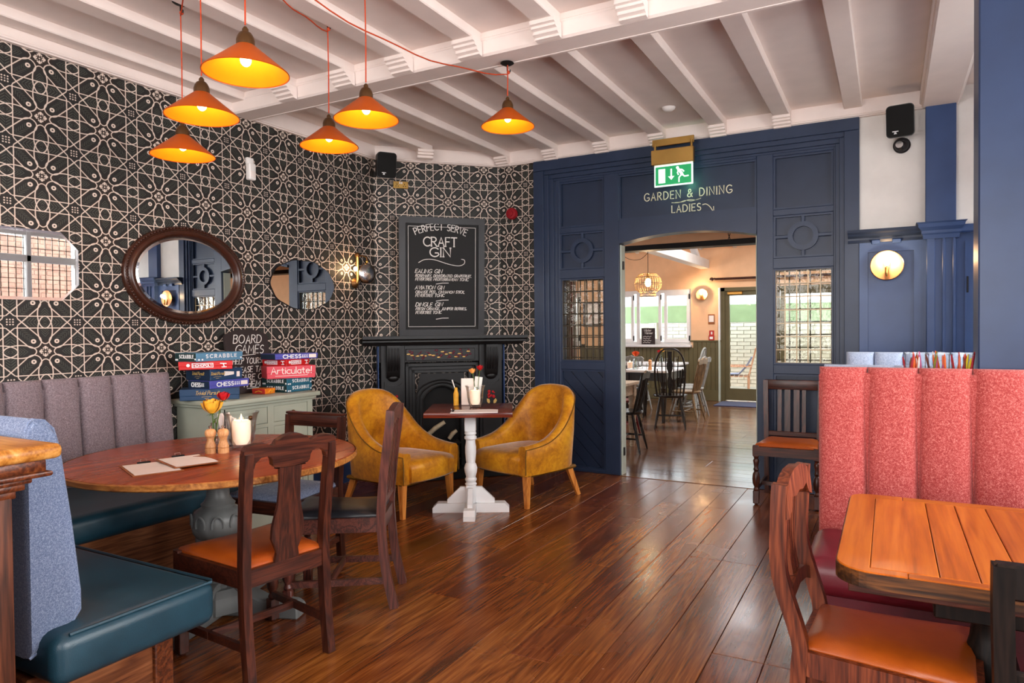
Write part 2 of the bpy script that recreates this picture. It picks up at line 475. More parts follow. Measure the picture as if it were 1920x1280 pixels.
MT['grey'] = plain('grey_paint', '#6a6b69', .35, var=.06)
MT['greypale'] = plain('pale_grey_paint', '#a9aaa6', .4, var=.05)
MT['black'] = plain('black_paint', '#131010', .4, var=.08, bump=.05)
MT['blacksatin'] = plain('black_plastic', '#141313', .35, var=.05)
MT['iron'] = plain('cast_iron', '#110f0f', .5, var=.12, bump=.2, bscale=90)
MT['soot'] = plain('soot', '#0c0b0b', .8, var=.1)
MT['brass'] = plain('brass', '#c8a05a', .28, metal=1.0, var=.05)
MT['copper'] = plain('rose_brass', '#d9a274', .3, metal=1.0, var=.05)
MT['gold'] = plain('gold_leaf', '#d8b068', .35, metal=.6, var=.05)
MT['bronze'] = plain('bronze', '#6b4b2c', .4, metal=.8, var=.1)
MT['chrome'] = plain('chrome', '#c8c8c8', .2, metal=1.0, var=.02)
MT['lead'] = plain('lead_came', '#4c4336', .45, metal=.5, var=.1)
MT['leadbrass'] = plain('brass_came', '#b6a184', .4, metal=.5, var=.1)
MT['chalk'] = plain('chalk', '#dcd7d2', .9, var=.04)
MT['board'] = plain('chalkboard', '#0e0c0c', .6, var=.12, nscale=3)
MT['boardframe'] = plain('board_frame', '#1d191b', .35, var=.08)
MT['boardwarm'] = plain('brown_chalkboard', '#302626', .65, var=.1, nscale=3)
MT['cream_ink'] = plain('cream_lettering', '#d8cfb4', .6, var=.03)
MT['paper'] = plain('paper', '#eadfd8', .8, var=.02)
MT['card'] = plain('clipboard_wood', '#9a5a30', .5, var=.1)
MT['red'] = plain('red_plastic', '#8a1620', .35, var=.05)
MT['redsign'] = plain('red_sign', '#b3302a', .5, var=.03)
MT['whiteplastic'] = plain('white_plastic', '#e8e4e0', .4, var=.02)
MT['edgeworn'] = wood('worn_table_edge', '#1c0e06', '#382010', '#6a3f1c', 'X', .4, 1.2)
MT['rubber'] = plain('rubber', '#1c1c1c', .7, var=.05)
MT['stonefloor'] = plain('garden_paving', '#b7b2a8', .9, var=.1)
MT['green'] = plain('parasol_canvas', '#86aa88', .8, var=.05)
MT['umbrellapole'] = plain('parasol_pole', '#cfc9bd', .6, var=.05)
MT['teak'] = wood('teak', '#8e6a52', '#b3886c', '#caa187', 'Z', .6)
MT['brickpale'] = plain('whitewashed_brick', '#dcd6ca', .9, var=.08, nscale=9)
MT['mortar'] = plain('mortar', '#b0a89a', .95, var=.08)
MT['brickred'] = plain('red_brick', '#b98a78', .9, var=.12, nscale=5)
MT['dark'] = wood('dark_stained_wood', '#24100b', '#3b1c14', '#52281a', 'Z', .3, 1.4)
MT['darkx'] = wood('dark_stained_rail', '#24100b', '#3b1c14', '#52281a', 'X', .3, 1.4)
MT['worn'] = wood('worn_dark_wood', '#2c1613', '#49241d', '#623329', 'Z', .33, 1.4)
MT['wornx'] = wood('worn_dark_rail', '#2c1613', '#4c261e', '#68372b', 'X', .33, 1.4)
MT['reddark'] = wood('reddish_wood', '#38160d', '#5f2b19', '#7f4026', 'Z', .34, 1.2)
MT['blackwood'] = wood('black_stained_wood', '#0c0807', '#150e0b', '#1e1410', 'Z', .45, 1.4, spec=.15)
MT['roundtop'] = wood('round_table_top', '#7c3214', '#8f3d1a', '#a04a22', 'Y', .26, .9, ring=4)
MT['edge'] = wood('table_edge_wood', '#7d4a22', '#a5662f', '#bd8040', 'X', .35, 1)
MT['orangewood'] = wood('orange_table_plank', '#883f09', '#a3500e', '#b36017', 'Y', .3, .8, ring=4)
MT['orangex'] = wood('orange_table_border', '#883f09', '#a3500e', '#b36017', 'X', .3, .8, ring=4)
MT['redtop'] = wood('mahogany_top', '#4c1a10', '#6b2817', '#83361f', 'X', .2, 1.0)
MT['oakledge'] = wood('honey_oak_ledge', '#9a5a20', '#c88438', '#e0a458', 'X', .35, .9, ring=5)
MT['oakdark'] = wood('carved_dark_oak', '#33160b', '#582a16', '#7a4020', 'X', .28, 1.2)
MT['oakpost'] = wood('dark_oak_post', '#2c160d', '#4a2617', '#653722', 'Z', .4, 1.2)
MT['oakbase'] = wood('oak_plinth', '#4a2412', '#6f3e22', '#8a5534', 'Y', .4, 1.0)
MT['legoak'] = wood('chair_leg_oak', '#99541c', '#bf7430', '#d18a42', 'Z', .35, 1.2)
MT['tablepale'] = wood('pale_table_wood', '#a4886c', '#c2a788', '#d3bca0', 'X', .45, 1.0)
MT['mill'] = wood('mill_beech', '#b27a48', '#c98f5c', '#d9a674', 'Z', .45, 3.0)
MT['mirrorframe'] = plain('mirror_frame_wood', '#3b1d12', .27, var=.12, nscale=9, spec=.5)
MT['windsor'] = wood('black_windsor_wood', '#141210', '#211d19', '#2e2822', 'Z', .28, 1.4)
MT['windsorbrown'] = wood('brown_windsor_wood', '#4b3c2a', '#705b40', '#8a7252', 'Z', .35, 1.4)
MT['windsorpale'] = wood('weathered_windsor_wood', '#6d6f6c', '#8a8b86', '#a2a39c', 'Z', .4, 1.4)
MT['windsorred'] = plain('red_chair_paint', '#5b1518', .35, var=.08)
MT['mauve'] = fabric('grey_mauve_weave', '#57494e', '#7d6f75', '#a89a9f', 400)
MT['denim'] = fabric('blue_denim_weave', '#495673', '#6c7a97', '#a0adc4', 480)
MT['coral'] = fabric('coral_weave', '#86292a', '#aa4542', '#d8867d', 330)
MT['paleblue'] = fabric('pale_blue_weave', '#8e9db8', '#a9b6cf', '#c8d1e2', 260)
MT['seatblue'] = fabric('grey_blue_seat_weave', '#4f5a78', '#77829d', '#a6aec2', 300)
MT['teal'] = leather('teal_leather', '#15303c', '#204554', .34)
MT['burgundy'] = leather('burgundy_leather', '#54101e', '#741a29', .36)
MT['orange'] = leather('orange_leather', '#9c4310', '#bd5b18', .36)
MT['tan'] = leather('tan_leather', '#93400f', '#b85814', .36)
MT['blackleather'] = leather('black_leather', '#16171a', '#22252a', .33)
MT['bottleglass'] = glass('bottle_glass', (.95, .97, .96, 1))
MT['glass'] = glass('clear_glass', (.97, .98, .98, 1), .65)
MT['paneglass'] = glass('leaded_glass', (.93, .94, .9, 1), .8, .25)
MT['windowglass'] = glass('window_glass', (.97, .98, .98, 1), .7)
MT['wax'] = (lambda M: M.surf(M.bsdf(color=lin('#f3dfcc'), rough=.5, sss=.3, emit=lin('#ffc79a'), emit_s=.35).outputs[0]))(Mat('candle_wax'))
MT['flame'] = glow('flame', '#ffd9a0', 12)
MT['bulb'] = glow('lamp_bulb', '#ffdca8', 8)
MT['mirror'] = (lambda M: M.surf(M.n('ShaderNodeBsdfGlossy', {'Color': (.86, .88, .88, 1), 'Roughness': .0}).outputs[0]))(Mat('silvered_glass'))
MT['mirroredge'] = (lambda M: M.surf(M.n('ShaderNodeBsdfGlossy', {'Color': (.8, .83, .83, 1), 'Roughness': .08}).outputs[0]))(Mat('bevelled_glass_edge'))
MT['petalred'] = plain('red_petal', '#b3121c', .5, var=.15, nscale=30)
MT['petalyellow'] = plain('yellow_petal', '#e9ac33', .5, var=.1, nscale=30)
MT['petalpeach'] = plain('peach_petal', '#f0a85a', .5, var=.1, nscale=30)
MT['petalorange'] = plain('orange_petal', '#e0541e', .5, var=.1, nscale=30)
MT['stem'] = plain('flower_stem', '#4f6a2c', .5, var=.1)
MT['shadeout'] = plain('orange_enamel', '#a84708', .42, var=.03)
MT['shadein'] = plain('yellow_enamel', '#ee8d12', .5, var=.02)
MT['cord'] = plain('orange_flex', '#b8401c', .7, var=.1, nscale=60)
MT['socketcap'] = plain('bronze_lampholder', '#54381e', .35, metal=.4, var=.1)
MT['navybox'] = plain('navy_card', '#1f3c5c', .45, var=.03)
MT['navyshade'] = plain('navy_card_shade', '#182a40', .45, var=.03)  # navy darkened as shade for box ends away from the window
MT['purplebox'] = plain('violet_card', '#4f50a6', .45, var=.03)
MT['tealbox'] = plain('teal_card', '#286076', .4, var=.03)
MT['steelbox'] = plain('steel_blue_card', '#5b88a6', .4, var=.03)
MT['redbox'] = plain('red_card', '#c21f20', .4, var=.03)
MT['pinkbox'] = plain('pink_red_card', '#cc3b4a', .4, var=.03)
MT['orangebox'] = plain('orange_card', '#dd7a1e', .4, var=.08, nscale=40)
MT['greenshade'] = plain('green_card_shade', '#1c3434', .4, var=.03)  # green darkened as shade for box ends away from the window
MT['goldink'] = plain('gold_ink', '#c3a15f', .5, var=.03)
MT['whiteink'] = plain('white_ink', '#e9e9ea', .6, var=.02)
MT['exitgreen'] = (lambda M: M.surf(M.bsdf(color=lin('#0c7a46'), rough=.4, emit=lin('#0fa35c'), emit_s=.55).outputs[0]))(Mat('exit_sign_green'))
MT['exitwhite'] = (lambda M: M.surf(M.bsdf(color=lin('#f0f5f2'), rough=.4, emit=lin('#e8fff4'), emit_s=.6).outputs[0]))(Mat('exit_sign_white'))
MT['rattan'] = plain('rattan', '#d3a76c', .55, var=.1)
MT['mat'] = fabric('door_mat_pile', '#252b40', '#3a4260', '#535b7a', 200)
MT['coal'] = plain('coal', '#1a1918', .6, var=.3, nscale=20, bump=.5, bscale=30)
MT['log'] = plain('pale_log', '#b9a88c', .8, var=.15, nscale=14)

# velvet of the armchairs: mustard, crushed patches
M_ = Mat('mustard_velvet'); c_ = M_.coord('Object')
n_ = M_.noise(c_, 5, 5, .65, .6); n2_ = M_.noise(c_, 30, 4, .7)
f_ = M_.n('ShaderNodeMath', {0: E_mul(M_, n_, .65), 1: E_mul(M_, n2_, .35)}, operation='ADD').outputs[0]
MT['mustard'] = M_.surf(M_.bsdf(color=M_.ramp(f_, [(.34, '#8f5206'), (.5, '#bf7b0b'), (.64, '#d99a1a')]), rough=.48, spec=.4, sheen=.35, sheen_r=.35, normal=M_.bump(n2_, .08, .01)).outputs[0])
MT['mustardpipe'] = plain('mustard_piping', '#6e4a0c', .6, var=.05)

# floor planks
def plank_mat(name, axis, dark, mid, light, rough):
    M = Mat(name)
    rnd = M.n('ShaderNodeObjectInfo').outputs['Random']
    off = M.n('ShaderNodeCombineXYZ', {'X': E_mul(M, rnd, 57.0), 'Y': E_mul(M, rnd, 91.0), 'Z': E_mul(M, rnd, 13.0)}).outputs[0]
    sc = (1, .10, 1) if axis == 'Y' else (.10, 1, 1)
    c = M.coord('World', sc, loc=off)
    fine = (1, .03, 1) if axis == 'Y' else (.03, 1, 1)
    n1 = M.noise(c, 4.2, 3, .5, .5); n2 = M.noise(M.coord('World', fine, loc=off), 110, 4, .65); n3 = M.noise(M.coord('World', sc, loc=off), 2.2, 3, .6, .5)
    w = E_mul(M, M.n('ShaderNodeMath', {0: E_mul(M, n1, 11.0), 1: .5}, operation='PINGPONG').outputs[0], 2.0)
    f = M.n('ShaderNodeMath', {0: E_mul(M, w, .2), 1: E_mul(M, n2, .8)}, operation='ADD').outputs[0]
    col = M.ramp(f, [(.22, dark), (.48, mid), (.74, light)])
    knots = M.ramp(n3, [(.27, '#ffffff'), (.36, '#000000')])
    col = M.mix(E_mul(M, knots, .8), col, lin('#1c0d06'))
    hs = M.n('ShaderNodeHueSaturation', {'Color': col, 'Hue': M.n('ShaderNodeMath', {0: rnd, 1: .016, 2: .492}, operation='MULTIPLY_ADD').outputs[0],
             'Value': M.n('ShaderNodeMath', {0: rnd, 1: .55, 2: .72}, operation='MULTIPLY_ADD').outputs[0]}).outputs[0]
    wear = M.noise(M.coord('World'), 1.3, 4, .6)
    rr = M.n('ShaderNodeMapRange', {'Value': wear, 'From Min': .3, 'From Max': .7, 'To Min': rough*.8, 'To Max': rough*1.35}).outputs[0]
    hh = f
    return M.surf(M.bsdf(color=hs, rough=rr, spec=.5, normal=M.bump(hh, .05, .003)).outputs[0])
MT['plank'] = plank_mat('stained_oak_plank', 'Y', '#3d1d0b', '#6b3616', '#8f5326', .23)
MT['plankfar'] = plank_mat('dining_floor_plank', 'X', '#33201a', '#5c3c2c', '#84603f', .17)

# patterned wallpaper: square lattice with folded symmetry, every motif a distance field
def wallpaper(name, pu, pv, u0, v0):
    M = Mat(name); E.M = M
    sp = M.n('ShaderNodeSeparateXYZ', {'Vector': M.n('ShaderNodeUVMap').outputs[0]})
    u = (E(sp.outputs[0])-u0)/pu; v = (E(sp.outputs[1])-v0)/pv
    x = ((u+.5).fract()-.5).abs(); y = ((v+.5).fract()-.5).abs()
    a = x.max(y); b = x.min(y)
    q = (a-b)*.70711; s = (a+b)*.70711
    W, RD, S0, K = .100, .114, .462, .1612
    hyp = lambda p, r: (p*p+r*r).sqrt()
    strip = (b-W).abs()+a.lt(.1)*9.0
    cap = hyp(q, (s-S0).max(0.0))
    petal = (cap-RD).abs()
    def ell(sgn):
        e1 = (a-.5)/.108; e2 = (b*sgn-.133)/.235
        k = hyp(e1, e2)
        return k, (k-1.0).abs()*k/hyp(e1/.108, e2/.235).max(.01)
    k1, d1 = ell(1.0); k2, d2 = ell(-1.0)
    el = d1.min(d2)
    star = ((a+b-K).abs()*.70711+a.lt(.1)*9.0).min((a-.1).abs()+(a+b).lt(K)*9.0+b.gt(.1)*9.0)
    inside = a.lt(.094).max((a+b).lt(K-.008))
    d = strip.min(petal).min(el)+inside*9.0
    d = d.min(star)
    line = d.line(.0078)
    # dots
    dot = lambda px, py, r: hyp(a-px, b-py)-r
    dots = dot(0, 0, .009).min(dot(.042, 0, .0115)).min(dot(.042, .042, .0115))
    c1 = .5-b; c2 = .5-a
    fl = lambda px, py, r: hyp(c1-px, c2-py)-r
    flower = fl(.072, 0, .02).min(fl(.046, 0, .012)).min(fl(.06, .028, .012)).min(fl(.034, .034, .008)).min(fl(0, 0, .012))
    eye = hyp(q, s-S0)
    ring = (eye-.026).abs().line(.012)
    spots = dots.min(flower).line(0.0)
    # leaf strokes
    chev = ((a-b*.9)*21.0).fract(); chev = chev.gt(.72)*b.lt(.07)*(b-.006).gt(0.0)*a.gt(.19)*a.lt(.40)
    fern = ((s-q*1.1)*24.0).fract(); fern = fern.gt(.74)*q.lt(.05)*(q-.006).gt(0.0)*s.gt(.2)*s.lt(.43)
    leaf = ((b*1.0+(a-.5).abs()*1.2)*24.0).fract().gt(.74)*k1.lt(.55)
    veins = chev.max(fern).max(leaf)
    fill = cap.lt(RD*.8).max(k1.lt(.8)).max(b.lt(W*.8)*a.gt(.15)*a.lt(.42))
    base = M.mix(fill, '#2a211d', '#232120')
    col = M.mix(veins, base, '#4b4e45')
    col = M.mix(line.max(spots).max(ring), col, '#d8c6b8')
    n = M.noise(M.coord('World'), 3, 3)
    return M.surf(M.bsdf(color=col, rough=.55, spec=.3).outputs[0])
# ------------------------------------------------------------------ setting
XW, YD, ZC, ZK = -4.36, 6.12, 3.155, 3.02
XR, YB, YF = 2.0, -2.2, 13.2
WP1 = wallpaper('tile_wallpaper', .369, .3425, 2.06, 2.475)
WP2 = wallpaper('tile_wallpaper_chimney', .369, .3425, .175, 2.475)
WP3 = wallpaper('tile_wallpaper_nook', .369, .3425, .29, 2.475)

# floor with every plank
fl = struct(MB().bx(-6.9, XR+.2, YB, YF+.2, -.12, -.022).build('floor', MT['soot'], smooth=0))
rnd = random.Random(3)
pm = {}
def plank(x0, x1, y0, y1, mat):
    k = (round(x1-x0, 3), round(y1-y0, 3))
    if k not in pm:
        o = MB().box((0, 0, -.011), (k[0]-.0022, k[1]-.0022, .022), .0018).build('plank', mat, fl, smooth=0)
        pm[k] = o.data
    else:
        o = bpy.data.objects.new('plank', pm[k]); COL.objects.link(o); o.parent = fl
    o.location = ((x0+x1)/2, (y0+y1)/2, rnd.uniform(-.0006, .0004))
x = -4.40
LEN = [1.2, 1.6, 2.0, 2.4]
while x < XR:
    w = rnd.choice([.17, .19, .21])
    y = .15-rnd.choice([0, .4, .8, 1.2])
    while y < 6.19:
        l = rnd.choice(LEN); e = y+l
        if e > 5.6: e = 6.19
        plank(x, x+w, y, round(e, 3), MT['plank']); y = e
    x += w
MB().bx(-4.4, XR+.2, YB, -1.0, -.03, 0).build('plank', MT['plank'], fl, smooth=0)
MB().bx(-4.4, XR+.2, -1.0, .2, -.03, -.001).build('plank', MT['plank'], fl, smooth=0)
y = 6.19
while y < YF:
    w = .175
    x = -6.6
    while x < XR:
        l = rnd.choice([2.2, 2.8, 3.4]); e = x+l
        if e > XR-.8: e = XR
        plank(round(x, 3), round(e, 3), round(y, 3), round(y+w, 3), MT['plankfar']); x = e
    y += w

# main ceiling: slab, joists, brackets, beams, cornice
ce = struct(MB().bx(XW-.2, XR+.2, YB, YD+.1, ZC, ZC+.12).build('ceiling', MT['ceiling'], smooth=0))
def bracket_bm(x, y, z, sgn, w=.135):
    """stepped moulded bracket under a joist end, against a face at y, projecting toward -sgn"""
    pr = [(0, .0), (.105, .0), (.105, -.022), (.085, -.026), (.085, -.04), (.06, -.046), (.06, -.062), (.035, -.07), (.035, -.082), (0, -.086)]
    m = MB()
    pts = [(-sgn*a, b) for a, b in pr]
    m.prism(pts, w, plane_m((x, y, z), (0, 1, 0), (0, 0, 1)))
    return m
JX = [-3.93, -3.40, -2.87, -2.345, -1.815, -1.285, -.77, -.25]
ZJ = 3.098
for i, x in enumerate(JX):
    ye = YD-.03 if x > -3.5 else YD-.03-(-3.45-x)-.12
    MB().bx(x-.066, x+.066, 3.72, ye+.02, ZJ, ZC+.01, .006).build('joist', MT['ceiling'], ce, smooth=0)
    if x < -3.5:
        m = MB(); pr = [(0, 0), (.1, 0), (.1, -.022), (.08, -.026), (.08, -.045), (.05, -.05), (.05, -.07), (0, -.08)]
        mm = plane_m((x, ye-.03, ZJ), (.7107, -.7035, 0), (0, 0, 1)); m.prism(pr, .15, mm).build('bracket', MT['ceiling'], ce, smooth=0)
    elif i < 7: bracket_bm(x, YD-.03, ZJ, 1).build('bracket', MT['ceiling'], ce, smooth=0)
JN = [-4.26, -3.73, -3.20, -2.72, -2.21, -1.69, -1.19, -.66, -.13]
for x in JN:
    MB().bx(x-.066, x+.066, YB, 3.58, ZJ, ZC+.01, .006).build('joist', MT['ceiling'], ce, smooth=0)
    if x > -4: bracket_bm(x, 3.565, ZJ, 1, .15).build('bracket', MT['ceiling'], ce, smooth=0)
m = MB(); m.bx(XW, .26, 3.57, 3.76, 3.015, ZC+.02, .012); m.bx(XW, .26, 3.565, 3.60, 3.10, 3.125, .008)
m.bx(XW, .26, 3.735, 3.768, 3.012, 3.04, .008)
m.build('beam', MT['ceiling'], ce, smooth=0)
m = MB(); m.bx(.215, .455, YB, YD, 3.02, ZC+.02, .01); m.bx(.20, .235, YB, YD, 3.05, 3.09, .008); m.bx(.205, .225, YB, YD, 3.09, 3.15, .004)
m.bx(.435, .47, YB, YD, 3.05, 3.09, .008)
m.build('beam', MT['ceiling'], ce, smooth=0)
sec = [(0, .0), (0, .135), (.03, .135), (.03, .028), (.042, .022), (.042, .012), (.03, .006), (.03, 0)]
def cornice(name, a, b, inward):
    m = MB(); a = V(a); b = V(b); t = (b-a).normalized(); inward = V(inward)
    rs = [[p+inward*s+V((0, 0, h)) for s, h in sec] for p in (a, b)]
    return struct(m.rings(rs).build(name, MT['ceiling'], smooth=0))
DN = V((.7107, -.7035, 0)); DT = V((.7035, .7107, 0))
PL, PD = V((XW, 5.22, 0)), V((-3.47, YD, 0))
cornice('trim_1', (XW, YB, ZK), (XW, 5.235, ZK), (1, 0, 0))
cornice('trim_2', PL+V((0, 0, ZK)), PD+V((0, 0, ZK)), DN)
cornice('trim_3', (-3.49, YD, ZK), (.24, YD, ZK), (0, -1, 0))

# walls
struct(MB().bx(XW-.15, XW, YB, 5.25, 0, ZC).build('wall_left', WP1, smooth=0, uv=lambda c: (c.y, c.z)))
m = MB(); q = [PL, PD, PD-DN*.15, PL-DN*.15]
m.rings([[p+V((0, 0, z)) for p in q] for z in (0, ZC)])
struct(m.build('wall_chimney', WP2, smooth=0, uv=lambda c: ((c-PL).dot(DT), c.z)))
struct(MB().bx(-3.6, -3.06, YD, YD+.15, 0, ZC).build('wall_nook', WP3, smooth=0, uv=lambda c: (c.x+3.47, c.z)))
m = MB(); m.bx(-.22, XR+.1, YD, YD+.15, 0, ZC); m.bx(-3.1, -.2, YD+.12, YD+.2, 2.6, ZC+.4)
struct(m.build('wall_door', MT['cream'], smooth=0))
m = MB()
WZ0, WZ1 = .95, 2.85
for a, b in ((YB, .2), (2.0, 2.5), (4.2, 4.62), (6.02, YD)): m.bx(XR, XR+.15, a, b, 0, ZC)
m.bx(XR, XR+.15, YB, YD+.1, 0, WZ0); m.bx(XR, XR+.15, YB, YD+.1, WZ1, ZC)
struct(m.build('wall_right', MT['bluepale'], smooth=0))
m = MB(); m.bx(XW-.15, XR+.15, YB-.15, YB, 0, .9); m.bx(XW-.15, XR+.15, YB-.15, YB, 2.9, ZC+.1)
for a, b in ((XW-.15, -3.9), (-1.2, -.8), (1.8, XR+.15)): m.bx(a, b, YB-.15, YB, 0, ZC)
struct(m.build('wall_behind', MT['cream'], smooth=0))
# skirtings
def skirt(name, a, b, inward, h=.2, mat='blue', t=.022):
    a = V(a); b = V(b); n = V(inward); s2 = [(0, 0), (t, 0), (t, h*.82), (t*.6, h*.9), (t*.5, h), (0, h)]
    return struct(MB().rings([[p+n*u+V((0, 0, z)) for u, z in s2] for p in (a, b)]).build(name, MT[mat], smooth=0))
skirt('baseboard_left', (XW, 2.9, 0), (XW, 5.23, 0), (1, 0, 0))
skirt('baseboard_chimney_left', PL, PL+DT*.05, DN)
skirt('baseboard_nook', (-3.47, YD, 0), (-3.08, YD, 0), (0, -1, 0))
skirt('baseboard_door', (-.2, YD, 0), (XR, YD, 0), (0, -1, 0))

# leaded bay windows of the right wall (seen in the mirror)
def bay_window(name, y0, y1, nx):
    t = struct(empty(name))
    m = MB(); xx = XR+.07
    m.bx(xx-.05, xx+.05, y0, y0+.07, WZ0, WZ1); m.bx(xx-.05, xx+.05, y1-.07, y1, WZ0, WZ1)
    m.bx(xx-.05, xx+.05, y0, y1, WZ0, WZ0+.08); m.bx(xx-.05, xx+.05, y0, y1, WZ1-.07, WZ1)
    m.build('frame', MT['white'], t, smooth=0)
    MB().bx(xx-.055, xx+.055, y0+.04, y1-.04, 2.40, 2.50, .01).build('transom', MT['white'], t, smooth=0)
    step = (y1-y0-.14)/nx
    for i in range(1, nx): MB().bx(xx-.055, xx+.055, y0+.07+step*i-.035, y0+.07+step*i+.035, WZ0, WZ1, .01).build('mullion', MT['white'], t, smooth=0)
    m = MB(); n = max(2, round((y1-y0)/.105))
    for i in range(1, n): m.bx(xx-.006, xx+.006, y0+.07+(y1-y0-.14)*i/n-.004, y0+.07+(y1-y0-.14)*i/n+.004, WZ0+.08, WZ1-.07)
    z = WZ0+.2
    while z < WZ1-.1: m.bx(xx-.006, xx+.006, y0+.07, y1-.07, z-.004, z+.004); z += .145
    m.build('lead_grid', MT['lead'], t, smooth=0)
    for i in range(nx):
        for za, zb in ((WZ0+.08, 2.40), (2.50, WZ1-.07)):
            MB().bx(xx-.002, xx+.002, y0+.07+step*i+.03, y0+.07+step*(i+1)-.03, za, zb).build('pane', MT['windowglass'], t, smooth=0)
    MB().bx(XR-.1, XR+.02, y0-.05, y1+.05, WZ0-.04, WZ0, .01).build('sill', MT['white'], t, smooth=0)
bay_window('window_1', 4.62, 6.02, 2); bay_window('window_2', 2.5, 4.2, 3); bay_window('window_3', .2, 2.0, 3)
def front_window(name, x0, x1, n):
    t = struct(empty(name)); yy = YB-.07
    m = MB()
    for a in (x0, x1-.07): m.bx(a, a+.07, yy-.05, yy+.05, .9, 2.9)
    m.bx(x0, x1, yy-.05, yy+.05, .9, .97); m.bx(x0, x1, yy-.05, yy+.05, 2.83, 2.9)
    m.build('frame', MT['white'], t, smooth=0)
    MB().bx(x0+.03, x1-.03, yy-.04, yy+.04, 2.25, 2.33).build('transom', MT['white'], t, smooth=0)
    for i in range(1, n): MB().bx(x0+(x1-x0)*i/n-.035, x0+(x1-x0)*i/n+.035, yy-.045, yy+.045, .95, 2.85).build('mullion', MT['white'], t, smooth=0)
front_window('window_4', -3.9, -1.2, 4); front_window('window_5', -.8, 1.8, 4)
# house wall across the lane, bricks as relief
m = MB(); m.bx(6.4, 6.6, 0, 12, -1.0, 3.9)
ow = struct(m.build('wall_lane', MT['mortar'], smooth=0))
m = MB()
for r_ in range(52):
    for c_ in range(48):
        yy = 1.0+c_*.235+(r_ % 2)*.117
        m.box((6.395, yy, -.9+r_*.09), (.02, .222, .078))
b_ = m.build('brickwork', MT['brickred'], ow, smooth=0); b_['kind'] = 'stuff'
struct(MB().bx(2.2, 6.5, -3, 12, -1.1, -.1).build('ground', MT['stonefloor'], smooth=0))

# ------------------------------------------------------------------ blue timber screen with the arched doorway
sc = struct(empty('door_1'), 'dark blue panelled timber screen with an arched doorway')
def spart(m, name, mat='blueshade', sm=0, label=None): return m.build(name, MT[mat], sc, smooth=sm, label=label)
YS = 6.135
# outer frame: stepped architrave
def arch_frame():
    st = [(-3.07, -.205, 3.02, 6.075, .10), (-2.965, -.31, 2.925, 6.095, .04), (-2.92, -.345, 2.885, 6.115, .04), (-2.875, -.375, 2.845, 6.13, .035)]
    for k, (xa, xb, zt, y, w) in enumerate(st):
        nxt = st[k+1] if k < 3 else (-2.85, -.39, 2.825, 6.14, 0)
        MB().bx(xa, nxt[0]+.003, y, YD+.13, 0, nxt[2]-.004, .003).build('jamb', MT['blueshade'], sc, smooth=0)
        MB().bx(nxt[1]-.003, xb, y, YD+.13, 0, nxt[2]-.004, .003).build('jamb', MT['blueshade'], sc, smooth=0)
        MB().bx(xa, xb, y, YD+.13, nxt[2]-.002, zt, .003).build('header', MT['blueshade'], sc, smooth=0)
arch_frame()
XL0, XL1, XD0, XD1, XRa, XRb = -2.85, -2.36, -2.21, -.985, -.85, -.385
def stile(x0, x1, z0, z1, y0=YS, y1=YD+.14, mat='blueshade', name='stile'): spart(MB().bx(x0, x1, y0, y1, z0, z1, .005), name, mat)
stile(XL0, XL0+.035, 0, 2.83); stile(XL1, XD0, 0, 2.83); stile(XD1, XRa, 0, 2.83); stile(XRb-.01, XRb+.02, 0, 2.83)
for x0, x1 in ((XL0+.03, XL1+.005), (XRa-.005, XRb)):
    for z0, z1 in ((0, .035), (.985, 1.065), (1.865, 1.955), (2.305, 2.36), (2.80, 2.84)):
        stile(x0, x1, z0, z1, name='rail')
# head over the doorway: arched underside
ARC = [(XD0+(XD1-XD0)*i/20, 2.165+.07*(1-((i/20-.5)/.5)**2)) for i in range(21)]
m = MB(); m.prism(ARC+[(XD1, 2.385), (XD0, 2.385)], .145, plane_m((0, YS+.0725, 0), (1, 0, 0), (0, 0, 1)))
spart(m, 'arch_head')
m = MB(); m.prism(ARC+[(p[0], p[1]+.03) for p in reversed(ARC)], .02, plane_m((0, YS-.008, 0), (1, 0, 0), (0, 0, 1))); spart(m, 'arch_moulding')
stile(XD0, XD1, 2.80, 2.84, name='rail')
